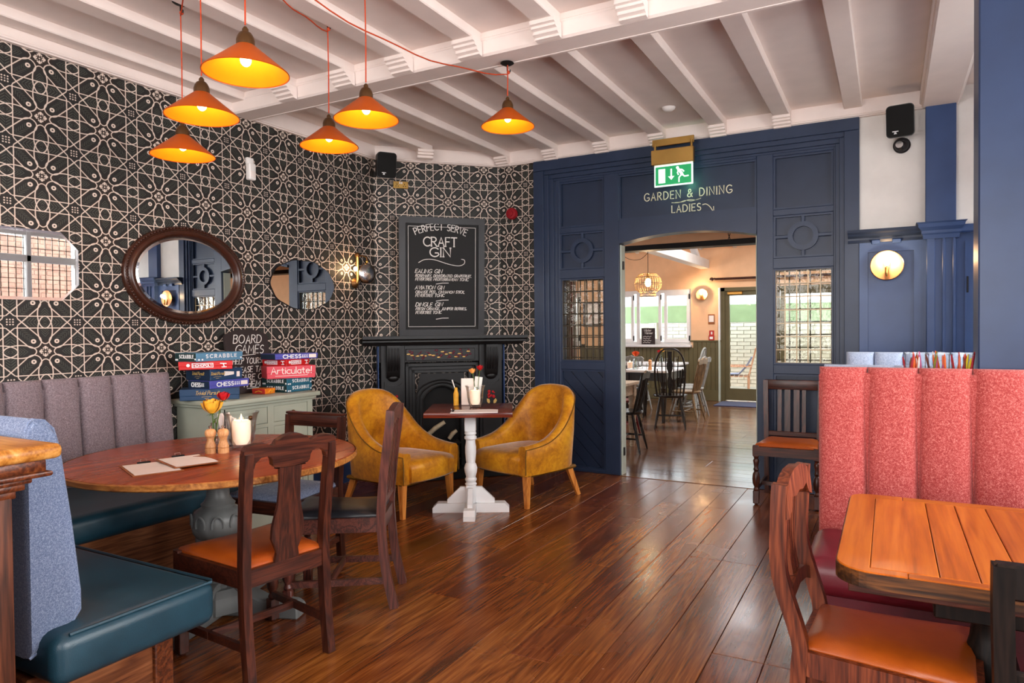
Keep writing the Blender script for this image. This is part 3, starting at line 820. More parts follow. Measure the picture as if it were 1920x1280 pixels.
# panels: recessed boards with a bead round each
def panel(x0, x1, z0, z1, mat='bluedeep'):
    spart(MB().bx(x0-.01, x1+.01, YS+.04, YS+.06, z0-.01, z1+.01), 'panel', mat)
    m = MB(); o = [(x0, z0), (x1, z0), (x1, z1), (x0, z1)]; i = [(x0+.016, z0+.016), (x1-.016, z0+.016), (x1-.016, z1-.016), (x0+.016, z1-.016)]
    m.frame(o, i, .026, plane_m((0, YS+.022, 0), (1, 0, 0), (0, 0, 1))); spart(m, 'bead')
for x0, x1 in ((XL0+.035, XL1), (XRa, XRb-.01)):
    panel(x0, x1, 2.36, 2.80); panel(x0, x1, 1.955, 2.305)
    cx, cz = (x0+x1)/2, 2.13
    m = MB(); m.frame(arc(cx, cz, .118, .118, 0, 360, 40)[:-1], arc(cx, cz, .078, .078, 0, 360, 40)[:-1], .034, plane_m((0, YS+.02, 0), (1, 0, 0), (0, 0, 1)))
    spart(m, 'roundel', 'blueshade', 30)
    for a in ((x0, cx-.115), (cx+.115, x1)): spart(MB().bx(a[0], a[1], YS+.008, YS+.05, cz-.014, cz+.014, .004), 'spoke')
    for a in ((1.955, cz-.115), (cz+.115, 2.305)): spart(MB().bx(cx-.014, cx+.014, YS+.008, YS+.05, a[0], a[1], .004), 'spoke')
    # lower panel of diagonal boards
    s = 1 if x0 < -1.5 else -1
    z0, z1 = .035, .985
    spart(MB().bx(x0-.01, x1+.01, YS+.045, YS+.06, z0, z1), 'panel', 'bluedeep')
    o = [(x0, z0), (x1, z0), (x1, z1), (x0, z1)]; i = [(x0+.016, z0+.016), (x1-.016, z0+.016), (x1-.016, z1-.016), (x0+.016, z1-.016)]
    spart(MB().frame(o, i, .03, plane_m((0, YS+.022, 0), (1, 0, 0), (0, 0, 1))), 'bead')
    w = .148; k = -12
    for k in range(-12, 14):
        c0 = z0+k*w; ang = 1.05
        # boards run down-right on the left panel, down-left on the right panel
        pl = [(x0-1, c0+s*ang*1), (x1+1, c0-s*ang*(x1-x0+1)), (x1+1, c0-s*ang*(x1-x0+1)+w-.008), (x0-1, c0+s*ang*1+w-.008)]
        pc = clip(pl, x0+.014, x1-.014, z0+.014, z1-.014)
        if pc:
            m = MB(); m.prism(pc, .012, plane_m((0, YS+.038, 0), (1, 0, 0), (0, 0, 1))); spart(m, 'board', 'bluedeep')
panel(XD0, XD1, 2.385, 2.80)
# painted lettering over the doorway
lt = MB(); pm_ = plane_m((0, YS+.0385, 0), (1, 0, 0), (0, 0, 1))
def tx(txt, x0, x1, z, h, w=.0085, **k):
    ls, w0 = text_lines(txt, h, **k); f = (x1-x0)/w0
    lt.ribbon([[(x0+a*f, z+b) for a, b in l] for l in ls], w, pm_)
tx('GARDEN & DINING', -1.975, -1.195, 2.545, .068, gap=.34, serif=.05)
tx('LADIES', -1.72, -1.462, 2.418, .062, gap=.3, serif=.05)
fl1 = spline([(-1.72, 2.508, 0), (-1.66, 2.503, 0), (-1.6, 2.517, 0), (-1.54, 2.508, 0), (-1.47, 2.522, 0)], 5)
fl2 = spline([(-1.69, 2.507, 0), (-1.62, 2.507, 0), (-1.57, 2.52, 0), (-1.5, 2.513, 0), (-1.46, 2.525, 0)], 5)
lt.ribbon([[(p.x, p.y) for p in fl1], [(p.x, p.y) for p in fl2]], .005, pm_)
ar = spline([(-1.445, 2.465, 0), (-1.415, 2.468, 0), (-1.38, 2.44, 0), (-1.35, 2.39, 0)], 6)
lt.ribbon([[(p.x, p.y) for p in ar], [(-1.35, 2.44), (-1.348, 2.392), (-1.40, 2.398)]], .007, pm_)
spart(lt, 'lettering', 'cream_ink', label='cream hand painted lettering over the doorway')
# doorway lining seen on the left reveal
spart(MB().bx(XD0-.004, XD0+.012, YS+.03, YD+.15, 0, 2.16, .003), 'lining', 'sagewhite')
spart(MB().bx(XD1-.012, XD1+.004, YS+.03, YD+.15, 0, 2.16, .003), 'lining', 'sagewhite')
for z in (.22, 1.97):
    spart(MB().bx(XD0+.01, XD0+.024, YS+.055, YS+.085, z-.04, z+.04, .004), 'catch', 'blacksatin')
spart(MB().bx(XD0, XD1, YD, YD+.15, -.02, .004, .002), 'threshold', 'plankfar')
# leaded lights: frame, 7 rows of panes, lead grid on both faces
def leaded(name, x0, x1, cols, mat, label):
    z0, z1 = 1.065, 1.865; t = struct(empty(name), label)
    m = MB(); o = [(x0, z0), (x1, z0), (x1, z1), (x0, z1)]; i = [(x0+.014, z0+.014), (x1-.014, z0+.014), (x1-.014, z1-.014), (x0+.014, z1-.014)]
    m.frame(o, i, .11, plane_m((0, YS+.065, 0), (1, 0, 0), (0, 0, 1))); m.build('frame', MT['blueshade'], t, smooth=0)
    rows = 7
    xs = [x0+.012+(x1-x0-.024)*f for f in cols]; zs = [z0+.012+(z1-z0-.024)*k/rows for k in range(rows+1)]
    g = MB()
    for x in xs: g.bx(x-.0045, x+.0045, YS+.032, YS+.043, z0+.01, z1-.01, .002)
    for z in zs: g.bx(x0+.01, x1-.01, YS+.032, YS+.043, z-.0045, z+.0045, .002)
    g.build('lead_grid', MT[mat], t, smooth=0)
    for a, b in zip(xs, xs[1:]):
        for c, d in zip(zs, zs[1:]):
            tl = rnd.uniform(-.02, .02)
            MB().box((0, 0, 0), (b-a-.006, .003, d-c-.006), 0, 1, T((a+b)/2, YS+.038, (c+d)/2) @ RZ(tl) @ RX(rnd.uniform(-.02, .02))).build('pane', MT['paneglass'], t, smooth=0)
    g = MB(); n = len(cols)-1
    for k in range(n+1):
        x = x0+.03+(x1-x0-.05)*k/n; g.bx(x-.005, x+.005, YS+.108, YS+.118, z0+.01, z1-.01)
    for k in range(rows+1):
        z = z0+.035+(z1-z0-.05)*k/rows; g.bx(x0+.01, x1-.01, YS+.108, YS+.118, z-.005, z+.005)
    g.build('lead_grid', MT['lead'], t, smooth=0, label='darker lead grid on the far face')
leaded('window_6', XL0+.035, XL1, [0, .17, .37, .54, .72, .86, 1], 'lead', 'small leaded window left of the arched doorway')
leaded('window_7', XRa, XRb-.01, [0, .17, .38, .58, .80, 1], 'leadbrass', 'small leaded window right of the arched doorway')

# ------------------------------------------------------------------ wainscot, shelf moulding and pilaster right of the screen
wn = struct(empty('trim_4'), 'blue wainscot panel under a moulded shelf')
MB().bx(-.21, .25, YD-.03, YD, .2, 2.06).build('backboard', MT['blue'], wn, smooth=0)
m = MB(); o = [(-.205, .3), (.245, .3), (.245, 2.03), (-.205, 2.03)]; i = [(-.145, .42), (.165, .42), (.165, 1.955), (-.145, 1.955)]
m.frame(o, i, .022, plane_m((0, YD-.04, 0), (1, 0, 0), (0, 0, 1))); m.build('panel_frame', MT['blue'], wn, smooth=0)
sf = [(0, 0), (.03, 0), (.04, .02), (.04, .035), (.075, .05), (.08, .062), (.10, .075), (.105, .095), (0, .095)]
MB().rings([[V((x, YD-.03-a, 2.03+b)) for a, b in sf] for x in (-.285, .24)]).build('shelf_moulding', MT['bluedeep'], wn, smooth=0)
for x in (-.09, .05): MB().bx(x-.03, x+.03, YD-.09, YD-.03, 2.015, 2.045, .004).build('dentil', MT['blue'], wn, smooth=0)
pi = struct(empty('trim_5'), 'blue pilaster with a moulded capital')
MB().bx(.24, .435, YD-.06, YD, 2.14, 3.03, .004).build('upper_shaft', MT['blue'], pi, smooth=0)
MB().bx(.245, .43, YD-.09, YD, 0, 2.05, .004).build('lower_shaft', MT['blue'], pi, smooth=0)
for x0, x1 in ((.245, .30), (.345, .365), (.41, .43)): MB().bx(x0, x1, YD-.105, YD-.08, .25, 2.03, .004).build('flute', MT['blue'], pi, smooth=0)
cp = [(0, 0), (.02, 0), (.025, .03), (.035, .04), (.035, .06), (.06, .085), (.065, .11), (.08, .12), (0, .12)]
m = MB()
rs = []
for a, b in cp[1:-1]: rs.append([(.24-a*.8, YD-.09-a, 2.025+b), (.435+a*.8, YD-.09-a, 2.025+b), (.435+a*.8, YD, 2.025+b), (.24-a*.8, YD, 2.025+b)])
m.rings(rs); m.build('capital', MT['blue'], pi, smooth=0)
m = MB(); m.bx(.435, XR, YD-.045, YD, .2, 2.06); 
sr = struct(m.build('trim_6', MT['blue'], smooth=0), 'blue panelling beyond the pilaster')
MB().bx(.435, XR, YD-.11, YD-.04, 2.06, 2.12, .01).build('shelf_moulding', MT['blue'], sr, smooth=0)
MB().bx(.49, .505, YD-.06, YD-.04, .3, 2.0).build('shutter_edge', MT['blue'], sr, smooth=0)
MB().bx(.50, .512, YD-.065, YD-.05, 1.62, 1.74, .003).build('hinge', MT['blacksatin'], sr, smooth=0)

# blue column at the right
co = struct(MB().bx(.338, 1.05, 3.585, 3.79, 0, 3.02, .006).build('column', MT['bluecolumnshade'], smooth=0), 'blue painted column beside the coral bench')

# ------------------------------------------------------------------ dining room shell
m = MB(); m.bx(-6.75, -6.6, 6.2, YF, 0, 1.0); m.bx(-6.75, -6.6, 6.2, YF, 2.3, 3.4)
for a, b in ((6.2, 7.2), (9.2, 9.6), (11.6, YF)): m.bx(-6.75, -6.6, a, b, 0, 3.4)
struct(m.build('wall_dining_left', MT['peach'], smooth=0))
struct(MB().bx(XR, XR+.15, 6.2, YF+.15, 0, 3.4).build('wall_dining_right', MT['peach'], smooth=0))
struct(MB().bx(-6.75, -4.4, 6.27, 6.4, 0, 3.4).build('wall_dining_near', MT['peach'], smooth=0))
m = MB()
for a, b in ((-6.75, -6.3), (-5.6, -4.98), (-3.32, -2.78), (.3, XR+.15)): m.bx(a, b, YF, YF+.2, 0, 2.12)
m.bx(-6.75, XR, YF, YF+.2, 2.12, 3.9)
m.bx(-6.4, -5.5, YF, YF+.2, 0, 1.06); m.bx(-5.1, -3.3, YF, YF+.2, 0, 1.06)
struct(m.build('wall_dining_far', MT['peach'], smooth=0))
# ceiling: low soffit up to a dark steel beam, vaulted beyond
lc = struct(MB().bx(-6.75, XR+.15, 6.25, 8.05, 2.52, 2.6).build('ceiling_dining_low', MT['peach'], smooth=0))
MB().bx(-6.7, XR, 7.9, 8.1, 2.30, 2.36, .005).build('steel_beam', MT['iron'], lc, smooth=0)
MB().bx(-6.7, XR, 7.9, 8.1, 2.36, 2.7).build('downstand', MT['peach'], lc, smooth=0)
m = MB(); m.rings([[(-6.75, 8.0, 3.9), (-6.75, YF+.2, 2.95), (-6.75, YF+.2, 3.05), (-6.75, 8.0, 4.0)], [(XR+.15, 8.0, 3.9), (XR+.15, YF+.2, 2.95), (XR+.15, YF+.2, 3.05), (XR+.15, 8.0, 4.0)]])
vc = struct(m.build('ceiling_dining', MT['peach'], smooth=0))
MB().bx(-6.75, XR+.15, 7.95, 8.1, 2.6, 4.0).build('gable', MT['peach'], vc, smooth=0)
for k in range(9):
    x = -5.6+k*.62
    MB().bar((x, 8.1, 3.82), (x, YF, 2.90), .06, .1).build('rafter', MT['white'], vc, smooth=0)
MB().bx(-3.14, -2.97, 8.1, YF, 2.49, 2.655, .006).build('tie_beam', MT['cream'], vc, smooth=0)
MB().bar((-3.05, YF-.6, 2.62), (-3.05, YF-1.3, 3.05), .1, .1).build('strut', MT['white'], vc, smooth=0)
# far wainscot boards, rail, skirting, sill
wf = struct(empty('trim_7'), 'olive tongue and groove wainscot of the dining room')
x = -5.6
while x < -2.80:
    w = .083
    MB().bx(x+.003, x+w-.003, YF-.02, YF, .2, 1.0 if x < -3.33 else 1.11, .004).build('board', MT['olive'], wf, smooth=0); x += w
MB().bx(-5.6, -2.78, YF-.012, YF-.001, .1, 1.0).build('backboard', MT['olive'], wf, smooth=0)
MB().bx(-3.33, -2.75, YF-.035, YF, 1.11, 1.14, .005).build('dado_rail', MT['olive'], wf, smooth=0)
MB().bx(-5.6, -2.78, YF-.04, YF, 0, .2, .006).build('skirting', MT['olive'], wf, smooth=0)
MB().bx(-2.80, -2.765, YF-.05, YF+.1, 0, 1.14, .004).build('corner_post', MT['sagewhite'], wf, smooth=0)
MB().bx(-2.80, -2.765, YF-.05, YF+.1, 1.14, 2.12, .004).build('corner_post', MT['white'], wf, smooth=0)
def far_window(name, x0, x1, z0, z1, n, label):
    t = struct(empty(name), label); y = YF+.08
    w = (x1-x0)/n
    m = MB(); m.frame([(x0, z0), (x1, z0), (x1, z1), (x0, z1)], [(x0+.05, z0+.05), (x1-.05, z0+.05), (x1-.05, z1-.06), (x0+.05, z1-.06)], .1, plane_m((0, y, 0), (1, 0, 0), (0, 0, 1)))
    m.build('frame', MT['white'], t, smooth=0)
    for i in range(n):
        a, b = x0+w*i+.03, x0+w*(i+1)-.03
        m = MB(); m.frame([(a, z0+.04), (b, z0+.04), (b, z1-.05), (a, z1-.05)], [(a+.055, z0+.11), (b-.055, z0+.11), (b-.055, z1-.12), (a+.055, z1-.12)], .05, plane_m((0, y-.045, 0), (1, 0, 0), (0, 0, 1)))
        s = m.build('sash', MT['white'], t, smooth=0)
        MB().bx(a+.05, b-.05, y-.045, y-.041, z0+.1, z1-.11).build('pane', MT['windowglass'], s, smooth=0)
        for z in (z0+.12, z1-.14): MB().bx(b-.012, b+.012, y-.085, y-.068, z-.05, z+.05, .003).build('hinge', MT['blacksatin'], s, smooth=0)
    MB().bx(x0-.02, x1+.02, YF-.12, YF+.1, z0-.05, z0, .006).build('sill', MT['white'], t, smooth=0)
far_window('window_8', -4.98, -3.32, 1.06, 2.12, 3, 'white three light window at the back of the dining room')
far_window('window_9', -6.3, -5.6, 1.06, 2.12, 1, 'single window seen through the left leaded light')
# glazed doors
dr = struct(empty('door_2'), 'olive framed glazed door to the garden')
MB().bx(-2.77, -2.69, YF, YF+.14, 0, 2.12, .004).build('jamb', MT['olive'], dr, smooth=0)
MB().bx(.22, .3, YF, YF+.14, 0, 2.12, .004).build('jamb', MT['olive'], dr, smooth=0)
MB().bx(-2.77, .3, YF, YF+.14, 2.05, 2.12, .004).build('head', MT['olive'], dr, smooth=0)
for k in range(3):
    a = -2.69+k*.97; b = a+.96
    m = MB(); m.frame([(a, .02), (b, .02), (b, 2.05), (a, 2.05)], [(a+.08, .24), (b-.08, .24), (b-.08, 1.97), (a+.08, 1.97)], .06, plane_m((0, YF+.06, 0), (1, 0, 0), (0, 0, 1)))
    lf = m.build('leaf', MT['olive'], dr, smooth=0)
    MB().bx(a+.07, b-.07, YF+.058, YF+.062, .23, 1.98).build('pane', MT['windowglass'], lf, smooth=0)
    if k == 0: MB().bx(a+.05, a+.32, YF-.02, YF+.03, 1.985, 2.04, .006).build('door_closer', MT['brass'], lf, smooth=0)
struct(MB().bx(-5.5, .6, YF+.2, 21, -.2, -.03).build('ground_garden', MT['stonefloor'], smooth=0))
gw = struct(MB().bx(-9, 3.5, 17.02, 17.25, -.1, 1.58).build('wall_garden', MT['mortar'], smooth=0))
bm_ = None
for r_ in range(18):
    for c_ in range(16):
        x = -5.55+c_*.31+(r_ % 2)*.155+.2; z = .0+r_*.09
        if bm_ is None:
            o = MB().box((0, 0, 0), (.295, .02, .078), .003).build('brick', MT['brickpale'], gw, smooth=0); bm_ = o.data
        else:
            o = bpy.data.objects.new('brick', bm_); COL.objects.link(o); o.parent = gw
        o.location = (x+.0, 17.012+rnd.uniform(-.003, .003), z)
m = MB(); m.bx(-9, 3.5, 16.98, 17.3, 1.58, 1.64, .01); m.build('coping', MT['brickpale'], gw, smooth=0)
# ------------------------------------------------------------------ seating and tables of the front room
def rz_of(dx, dy): return math.atan2(-dx, dy)
TURN = [(.016, 0), (.02, .02), (.021, .10), (.016, .115), (.022, .13), (.016, .145), (.028, .19), (.031, .24), (.024, .285), (.016, .30), (.023, .315), (.016, .33), (.024, .345), (.024, .42)]
def turned_leg(x, y, h=.42, sq=.044, fn=None, k=1.0):
    m = MB()
    m.box((x, y, .06), (sq, sq, .10), .003); m.box((x, y, h-.035), (sq, sq, .09), .003)
    z0, z1 = .11, h-.08
    pf = [(.017, 0), (.021, .04), (.014, .10), (.026, .2), (.029, .34), (.024, .5), (.015, .56), (.022, .62), (.015, .68), (.02, .8), (.024, .88), (.015, .94), (.02, 1)]
    m.lathe([(r*k, z0+(z1-z0)*t) for r, t in pf], 14, (x, y, 0), None, True, fn)
    m.lathe([(.012, 0), (.016, .008), (.014, .012)], 10, (x, y, 0))
    return m
def chair(name, label, loc, face, group, fw_=.44, rw=.37, d=.44, sh=.45, top=.94, back='vase', seat='orange', mat='dark', matx='darkx', front='turned', rake=.05, curve=0.0,
          foot=.03, stretch='h', pad=.035, low=False):
    t = thing(name, label, 'chair', (loc[0], loc[1], 0), rz_of(*face), group)
    w, wx = MT[mat], MT[matx]
    yb, yf = -d/2, d/2
    for s in (-1, 1):
        x = s*rw/2
        top_ = top-.045 if back == 'vase' else top
        pts = [(x, yb-foot, 0), (x, yb-foot*.3, .2), (x, yb, sh-.05), (x, yb, sh+.03), (x*1.02, yb-rake*.35-curve, sh+(top-sh)*.45), (x*1.04, yb-rake*.8-curve*.4, sh+(top-sh)*.8), (x*1.04, yb-rake*(top_-sh)/(top-sh), top_)]
        ws = .036
        m = MB(); m.sweep(spline(pts, 4), [(-ws/2, -.021), (ws/2, -.021), (ws/2, .021), (-ws/2, .021)], (0, 1, 0))
        m.build('back_post', w, t, 30)
    # seat frame: four rails
    m = MB(); zr = sh-.035
    P4 = [(-fw_/2, yf), (fw_/2, yf), (rw/2, yb), (-rw/2, yb)]
    for i in range(4):
        a, b = P4[i], P4[(i+1) % 4]; m.bar((*a, zr), (*b, zr), .026, .07)
    m.build('seat_frame', wx, t, 0)
    # upholstered drop-in pad, domed
    rs = []
    for k, (ins, z) in enumerate(((.012, sh-.012), (.004, sh+.004), (.012, sh+pad*.55), (.05, sh+pad*.9), (.12, sh+pad))):
        ring = []
        for i in range(4):
            a = V(P4[i]); cen = V((0, 0)); n_ = V(P4[(i+1) % 4])
            for q in range(5):
                p = a.lerp(n_, q/5)
                L_ = p.length; p = p*(1-ins/L_*1.25)
                # round the corners a little
                ring.append((p.x, p.y, z))
        rs.append(ring)
    m = MB(); m.rings(rs); m.build('seat_pad', MT[seat], t, 50)
    if front == 'turned':
        for s in (-1, 1): turned_leg(s*(fw_/2-.012), yf-.012, sh-.0).build('front_leg', w, t, 40)
    else:
        for s in (-1, 1): MB().bar((s*(fw_/2-.015), yf-.015, 0), (s*(fw_/2-.015), yf-.015, sh-.01), .03, .03, .038, .038).build('front_leg', w, t, 0)
    if stretch:
        for s in (-1, 1): MB().bar((s*(rw/2), yb-foot*.5, .14), (s*(fw_/2-.015), yf-.015, .13), .018, .032).build('stretcher', wx, t, 0)
        if stretch == 'h': MB().bar((-fw_/2*.93, .02, .135), (fw_/2*.93, .02, .135), .018, .03).build('stretcher', wx, t, 0)
    # back
    by = lambda z: yb-rake*max(0, (z-sh)/(top-sh))-curve*math.sin(PI*max(0, (z-sh)/(top-sh)))*.9
    def BM(z, tilt=0): return plane_m((0, by(z), z), (1, 0, 0), (0, -rake, top-sh))
    hw = rw/2*1.04
    if back == 'vase':
        up_ = [(-hw-.019, -.09)]+[(-hw-.019, -.012), (-hw-.008, .004), (-hw*.82, .012), (-hw*.62, .008), (-hw*.46, -.006), (-hw*.42, -.002), (-hw*.36, .014), (-hw*.18, .03), (0, .035)]
        up_ = up_+[(-x, y) for x, y in reversed(up_[:-1])]
        dn = [(hw-.012, -.095), (hw-.025, -.085), (hw-.03, -.065), (hw*.72, -.045), (hw*.58, -.043), (hw*.50, -.05), (hw*.46, -.062), (hw*.44, -.085), (hw*.38, -.095), (0, -.10)]
        dn = dn+[(-x, y) for x, y in reversed(dn[:-1])]
        m = MB(); m.prism(up_+dn, .028, BM(top-.02)); m.build('crest_rail', wx, t, 25)
        h = top-.13-(sh+.0); z0 = sh-.02
        sp = [(.055, 0), (.056, .03), (.05, .06), (.062, .09), (.075, .12), (.073, .17), (.052, .26), (.047, .34), (.055, .44), (.07, h+.03)]
        ol = [(a, b) for a, b in sp]+[(-a, b) for a, b in reversed(sp)]
        m = MB(); m.prism(ol, .014, BM(z0)); m.build('splat', w, t, 25)
    elif back == 'slats':
        pts = [(-hw, -.07), (-hw, 0), (-hw*.6, .012), (0, .02), (hw*.6, .012), (hw, 0), (hw, -.07), (hw*.55, -.075), (0, -.055), (-hw*.55, -.075)]
        m = MB(); m.prism(pts, .03, BM(top)); m.build('crest_rail', wx, t, 25)
        MB().box((0, by(sh+.07), sh+.07), (rw-.02, .02, .035), .003).build('lower_rail', wx, t, 0)
        n = 5
        for i in range(n):
            x = (i-(n-1)/2)*(rw-.06)/n
            MB().sweep(spline([(x, by(sh+.07), sh+.07), (x, by(sh+.25), sh+.25), (x, by(top-.05), top-.05)], 4), [(-.014, -.008), (.014, -.008), (.014, .008), (-.014, .008)], (0, 1, 0)).build('slat', w, t, 30)
    elif back == 'rail':
        MB().box((0, by(top), top-.03), (rw+.03, .03, .075), .006, 2).build('crest_rail', wx, t, 30)
        MB().box((0, by(top)-.0, top+.012), (rw+.05, .042, .014), .004).build('crest_cap', wx, t, 0)
        MB().box((0, by(sh+.17), sh+.17), (rw, .02, .05), .004).build('lower_rail', wx, t, 0)
    elif back == 'bars':
        MB().box((0, by(top), top-.035), (rw+.03, .028, .08), .006, 2).build('crest_rail', wx, t, 30)
        MB().box((0, by(sh+.05), sh+.05), (rw, .02, .04), .004).build('lower_rail', wx, t, 0)
        for x, ww in ((-.085, .03), (-.03, .045), (.04, .045), (.1, .03)):
            MB().bar((x, by(sh+.05), sh+.05), (x, by(top-.05), top-.05), ww, .012, upv=(0, 1, 0)).build('slat', w, t, 0)
    elif back == 'pierced':
        pts = [(-hw-.012, -.10), (-hw-.012, -.01), (-hw*.86, -.005), (-hw*.6, .012), (-hw*.25, .022), (hw*.25, .022), (hw*.6, .012), (hw*.86, -.005), (hw+.012, -.01), (hw+.012, -.10), (hw*.8, -.085), (hw*.62, -.05), (hw*.3, -.058), (0, -.05), (-hw*.3, -.058), (-hw*.62, -.05), (-hw*.8, -.085)]
        m = MB(); m.prism(pts, .034, BM(top)); m.build('crest_rail', wx, t, 25)
        pts = [(-hw, -.03), (-hw*.5, .0), (0, .012), (hw*.5, .0), (hw, -.03), (hw, .01), (hw*.5, .04), (0, .052), (-hw*.5, .04), (-hw, .01)]
        m = MB(); m.prism(pts, .022, BM(sh+.12)); m.build('lower_rail', wx, t, 25)
        for x in (-.045, -.015, .015, .045):
            MB().sweep(spline([(x*.8, by(sh+.15), sh+.15), (x*.9, by(sh+.26), sh+.26), (x*1.25, by(top-.06), top-.06)], 5), [(-.008, -.007), (.008, -.007), (.008, .007), (-.008, .007)], (0, 1, 0)).build('splat_bar', w, t, 30)
        m = MB()
        for k in range(3):
            z = top-.10-k*.04
            m.tube([(.03*math.cos(a), by(z)-.004, z+.02*math.sin(a)) for a in [2*PI*i/14 for i in range(14)]], .007, 6, None, False, True)
        m.build('carving', w, t, 40)
    elif back == 'plain':
        MB().box((0, by(top), top-.03), (rw+.045, .034, .07), .005).build('crest_rail', wx, t, 0)
        MB().box((0, by(sh+.22), sh+.22), (rw, .02, .05), .004).build('lower_rail', wx, t, 0)
    return t
G1 = 'dark wooden chairs around the round table'
chair('dining_chair', 'dark chair with a solid vase shaped splat and orange leather seat, back to the aisle', (-2.405, 2.065), (-.985, .17), G1, .46, .37, .46, .445, .955, 'vase', 'orange')
chair('dining_chair', 'worn dark chair with black leather seat and slatted back at the round table', (-2.50, 2.70), (-.86, -.51), G1, .40, .34, .47, .455, .985, 'slats', 'blackleather', 'worn', 'wornx', rake=.055, foot=.06)
chair('dining_chair', 'low backed dark chair with a grey blue woven seat between round table and sideboard', (-3.06, 2.86), (.09, -.99), G1, .45, .38, .46, .455, .865, 'rail', 'seatblue', 'dark', 'darkx', front='square', rake=.03, foot=.02)
G2 = 'chairs at the orange plank table'
chair('dining_chair', 'reddish brown chair with a pierced carved back and broad orange seat beside the plank table', (0.0, 2.275), (1, -.07), G2, .41, .34, .43, .455, .925, 'pierced', 'tan', 'reddark', 'reddark', rake=.05, curve=.035, foot=.05)
chair('dining_chair', 'nearly black chair cut off by the right edge of the view, at the plank table', (.39, 1.885), (0, 1), G2, .42, .37, .44, .45, .905, 'plain', 'burgundy', 'blackwood', 'blackwood', front='square', rake=.01)
tag(chair('dining_chair', 'dark chair with flat back bars and bright orange seat standing against the blue screen', (-.69, 5.80), (0, -1), 'spare chair', .46, .40, .42, .455, .94, 'bars', 'orange', 'dark', 'darkx', rake=.03),
    'dark chair with flat back bars and bright orange seat standing against the blue screen', 'chair')

# round pedestal table
rt = thing('round_table', 'round orange brown table on a carved grey pedestal', 'table', (-2.9, 2.27, 0))
RT = .665
MB().lathe([(0, .742), (RT-.02, .742), (RT-.004, .747), (RT, .757), (RT, .768), (RT-.006, .777), (RT-.02, .78), (0, .78)], 72, cap=False).build('tabletop', MT['roundtop'], rt, 40)
MB().lathe([(RT+.001, .748), (RT+.006, .753), (RT+.006, .772), (RT+.001, .777)], 72, cap=False).build('edge_band', MT['edge'], rt, 40)
MB().lathe([(.14, .72), (.14, .742)], 24).build('top_plate', MT['grey'], rt, 30)
def gad(r, z, a): return r*(1+.045*abs(math.cos(a*5))**.6) if .40 < z < .52 else (r*(1+.03*abs(math.cos(a*8))) if .30 < z < .38 else r)
MB().lathe([(.06, .13), (.085, .14), (.09, .155), (.07, .17), (.06, .19), (.062, .24), (.075, .27), (.098, .285), (.10, .30), (.096, .31), (.10, .34), (.104, .37), (.10, .38), (.108, .39), (.115, .41), (.12, .44), (.118, .47), (.108, .50),
            (.09, .515), (.075, .525), (.08, .54), (.068, .55), (.054, .575), (.052, .62), (.058, .66), (.068, .69), (.074, .70), (.066, .72)], 60, fn=gad).build('pedestal', MT['grey'], rt, 40)
m = MB()
for k in range(9):
    a = 2*PI*k/9
    pts = []
    for i in range(17):
        b = R(-20+220*i/16); pts.append((a+.21*math.cos(b), .455+.043*math.sin(b)))
    m.tube([((.1235 if z > .43 else .121)*math.cos(q), (.1235 if z > .43 else .121)*math.sin(q), z) for q, z in pts], .0055, 6)
m.build('carved_petals', MT['grey'], rt, 50)
for k in range(4):
    a = R(20+90*k)
    prof = [(.0, .17), (.10, .165), (.14, .13), (.24, .085), (.40, .075), (.43, .055), (.43, 0), (.0, 0)]
    m = MB(); m.prism(prof, .10, RZ(a) @ plane_m((0, 0, 0), (1, 0, 0), (0, 0, 1)))
    bmesh.ops.bevel(m.bm, geom=list(m.bm.edges), offset=.008, segments=1, affect='EDGES')
    m.build('foot', MT['grey'], rt, 20)
MB().lathe([(.15, .03), (.15, .11), (.12, .14)], 8).build('base_block', MT['grey'], rt, 0)

# white cross-foot pedestal table
A31 = R(29)
wt = thing('pedestal_table', 'small square mahogany topped table on a white turned column', 'table', (-2.79, 4.43, 0), A31)
MB().box((0, .02, .7675), (.64, .64, .036), .004, 2).build('tabletop', MT['redtop'], wt, 30)
for a in (0, PI/2):
    m = MB(); m.prism([(-.29, 0), (.29, 0), (.29, .035), (.255, .07), (-.255, .07), (-.29, .035)], .085, RZ(a) @ plane_m((0, 0, 0), (1, 0, 0), (0, 0, 1)))
    m.build('cross_foot', MT['white'], wt, 0)
for k in range(4):
    m = MB(); m.prism([(.035, .07), (.18, .07), (.18, .095), (.08, .19), (.035, .19)], .036, RZ(k*PI/2) @ plane_m((0, 0, 0), (1, 0, 0), (0, 0, 1))); m.build('bracket', MT['white'], wt, 0)
m = MB(); m.box((0, 0, .68), (.085, .085, .14), .004); m.box((0, 0, .135), (.075, .075, .14), .004)
m.lathe([(.04, .20), (.046, .21), (.036, .225), (.044, .24), (.044, .25), (.036, .262), (.046, .30), (.05, .33), (.042, .36), (.034, .372), (.038, .40), (.042, .45), (.042, .49), (.036, .53), (.036, .545), (.046, .555), (.046, .57), (.036, .58), (.046, .592), (.04, .61)], 28)
m.build('column', MT['white'], wt, 40)

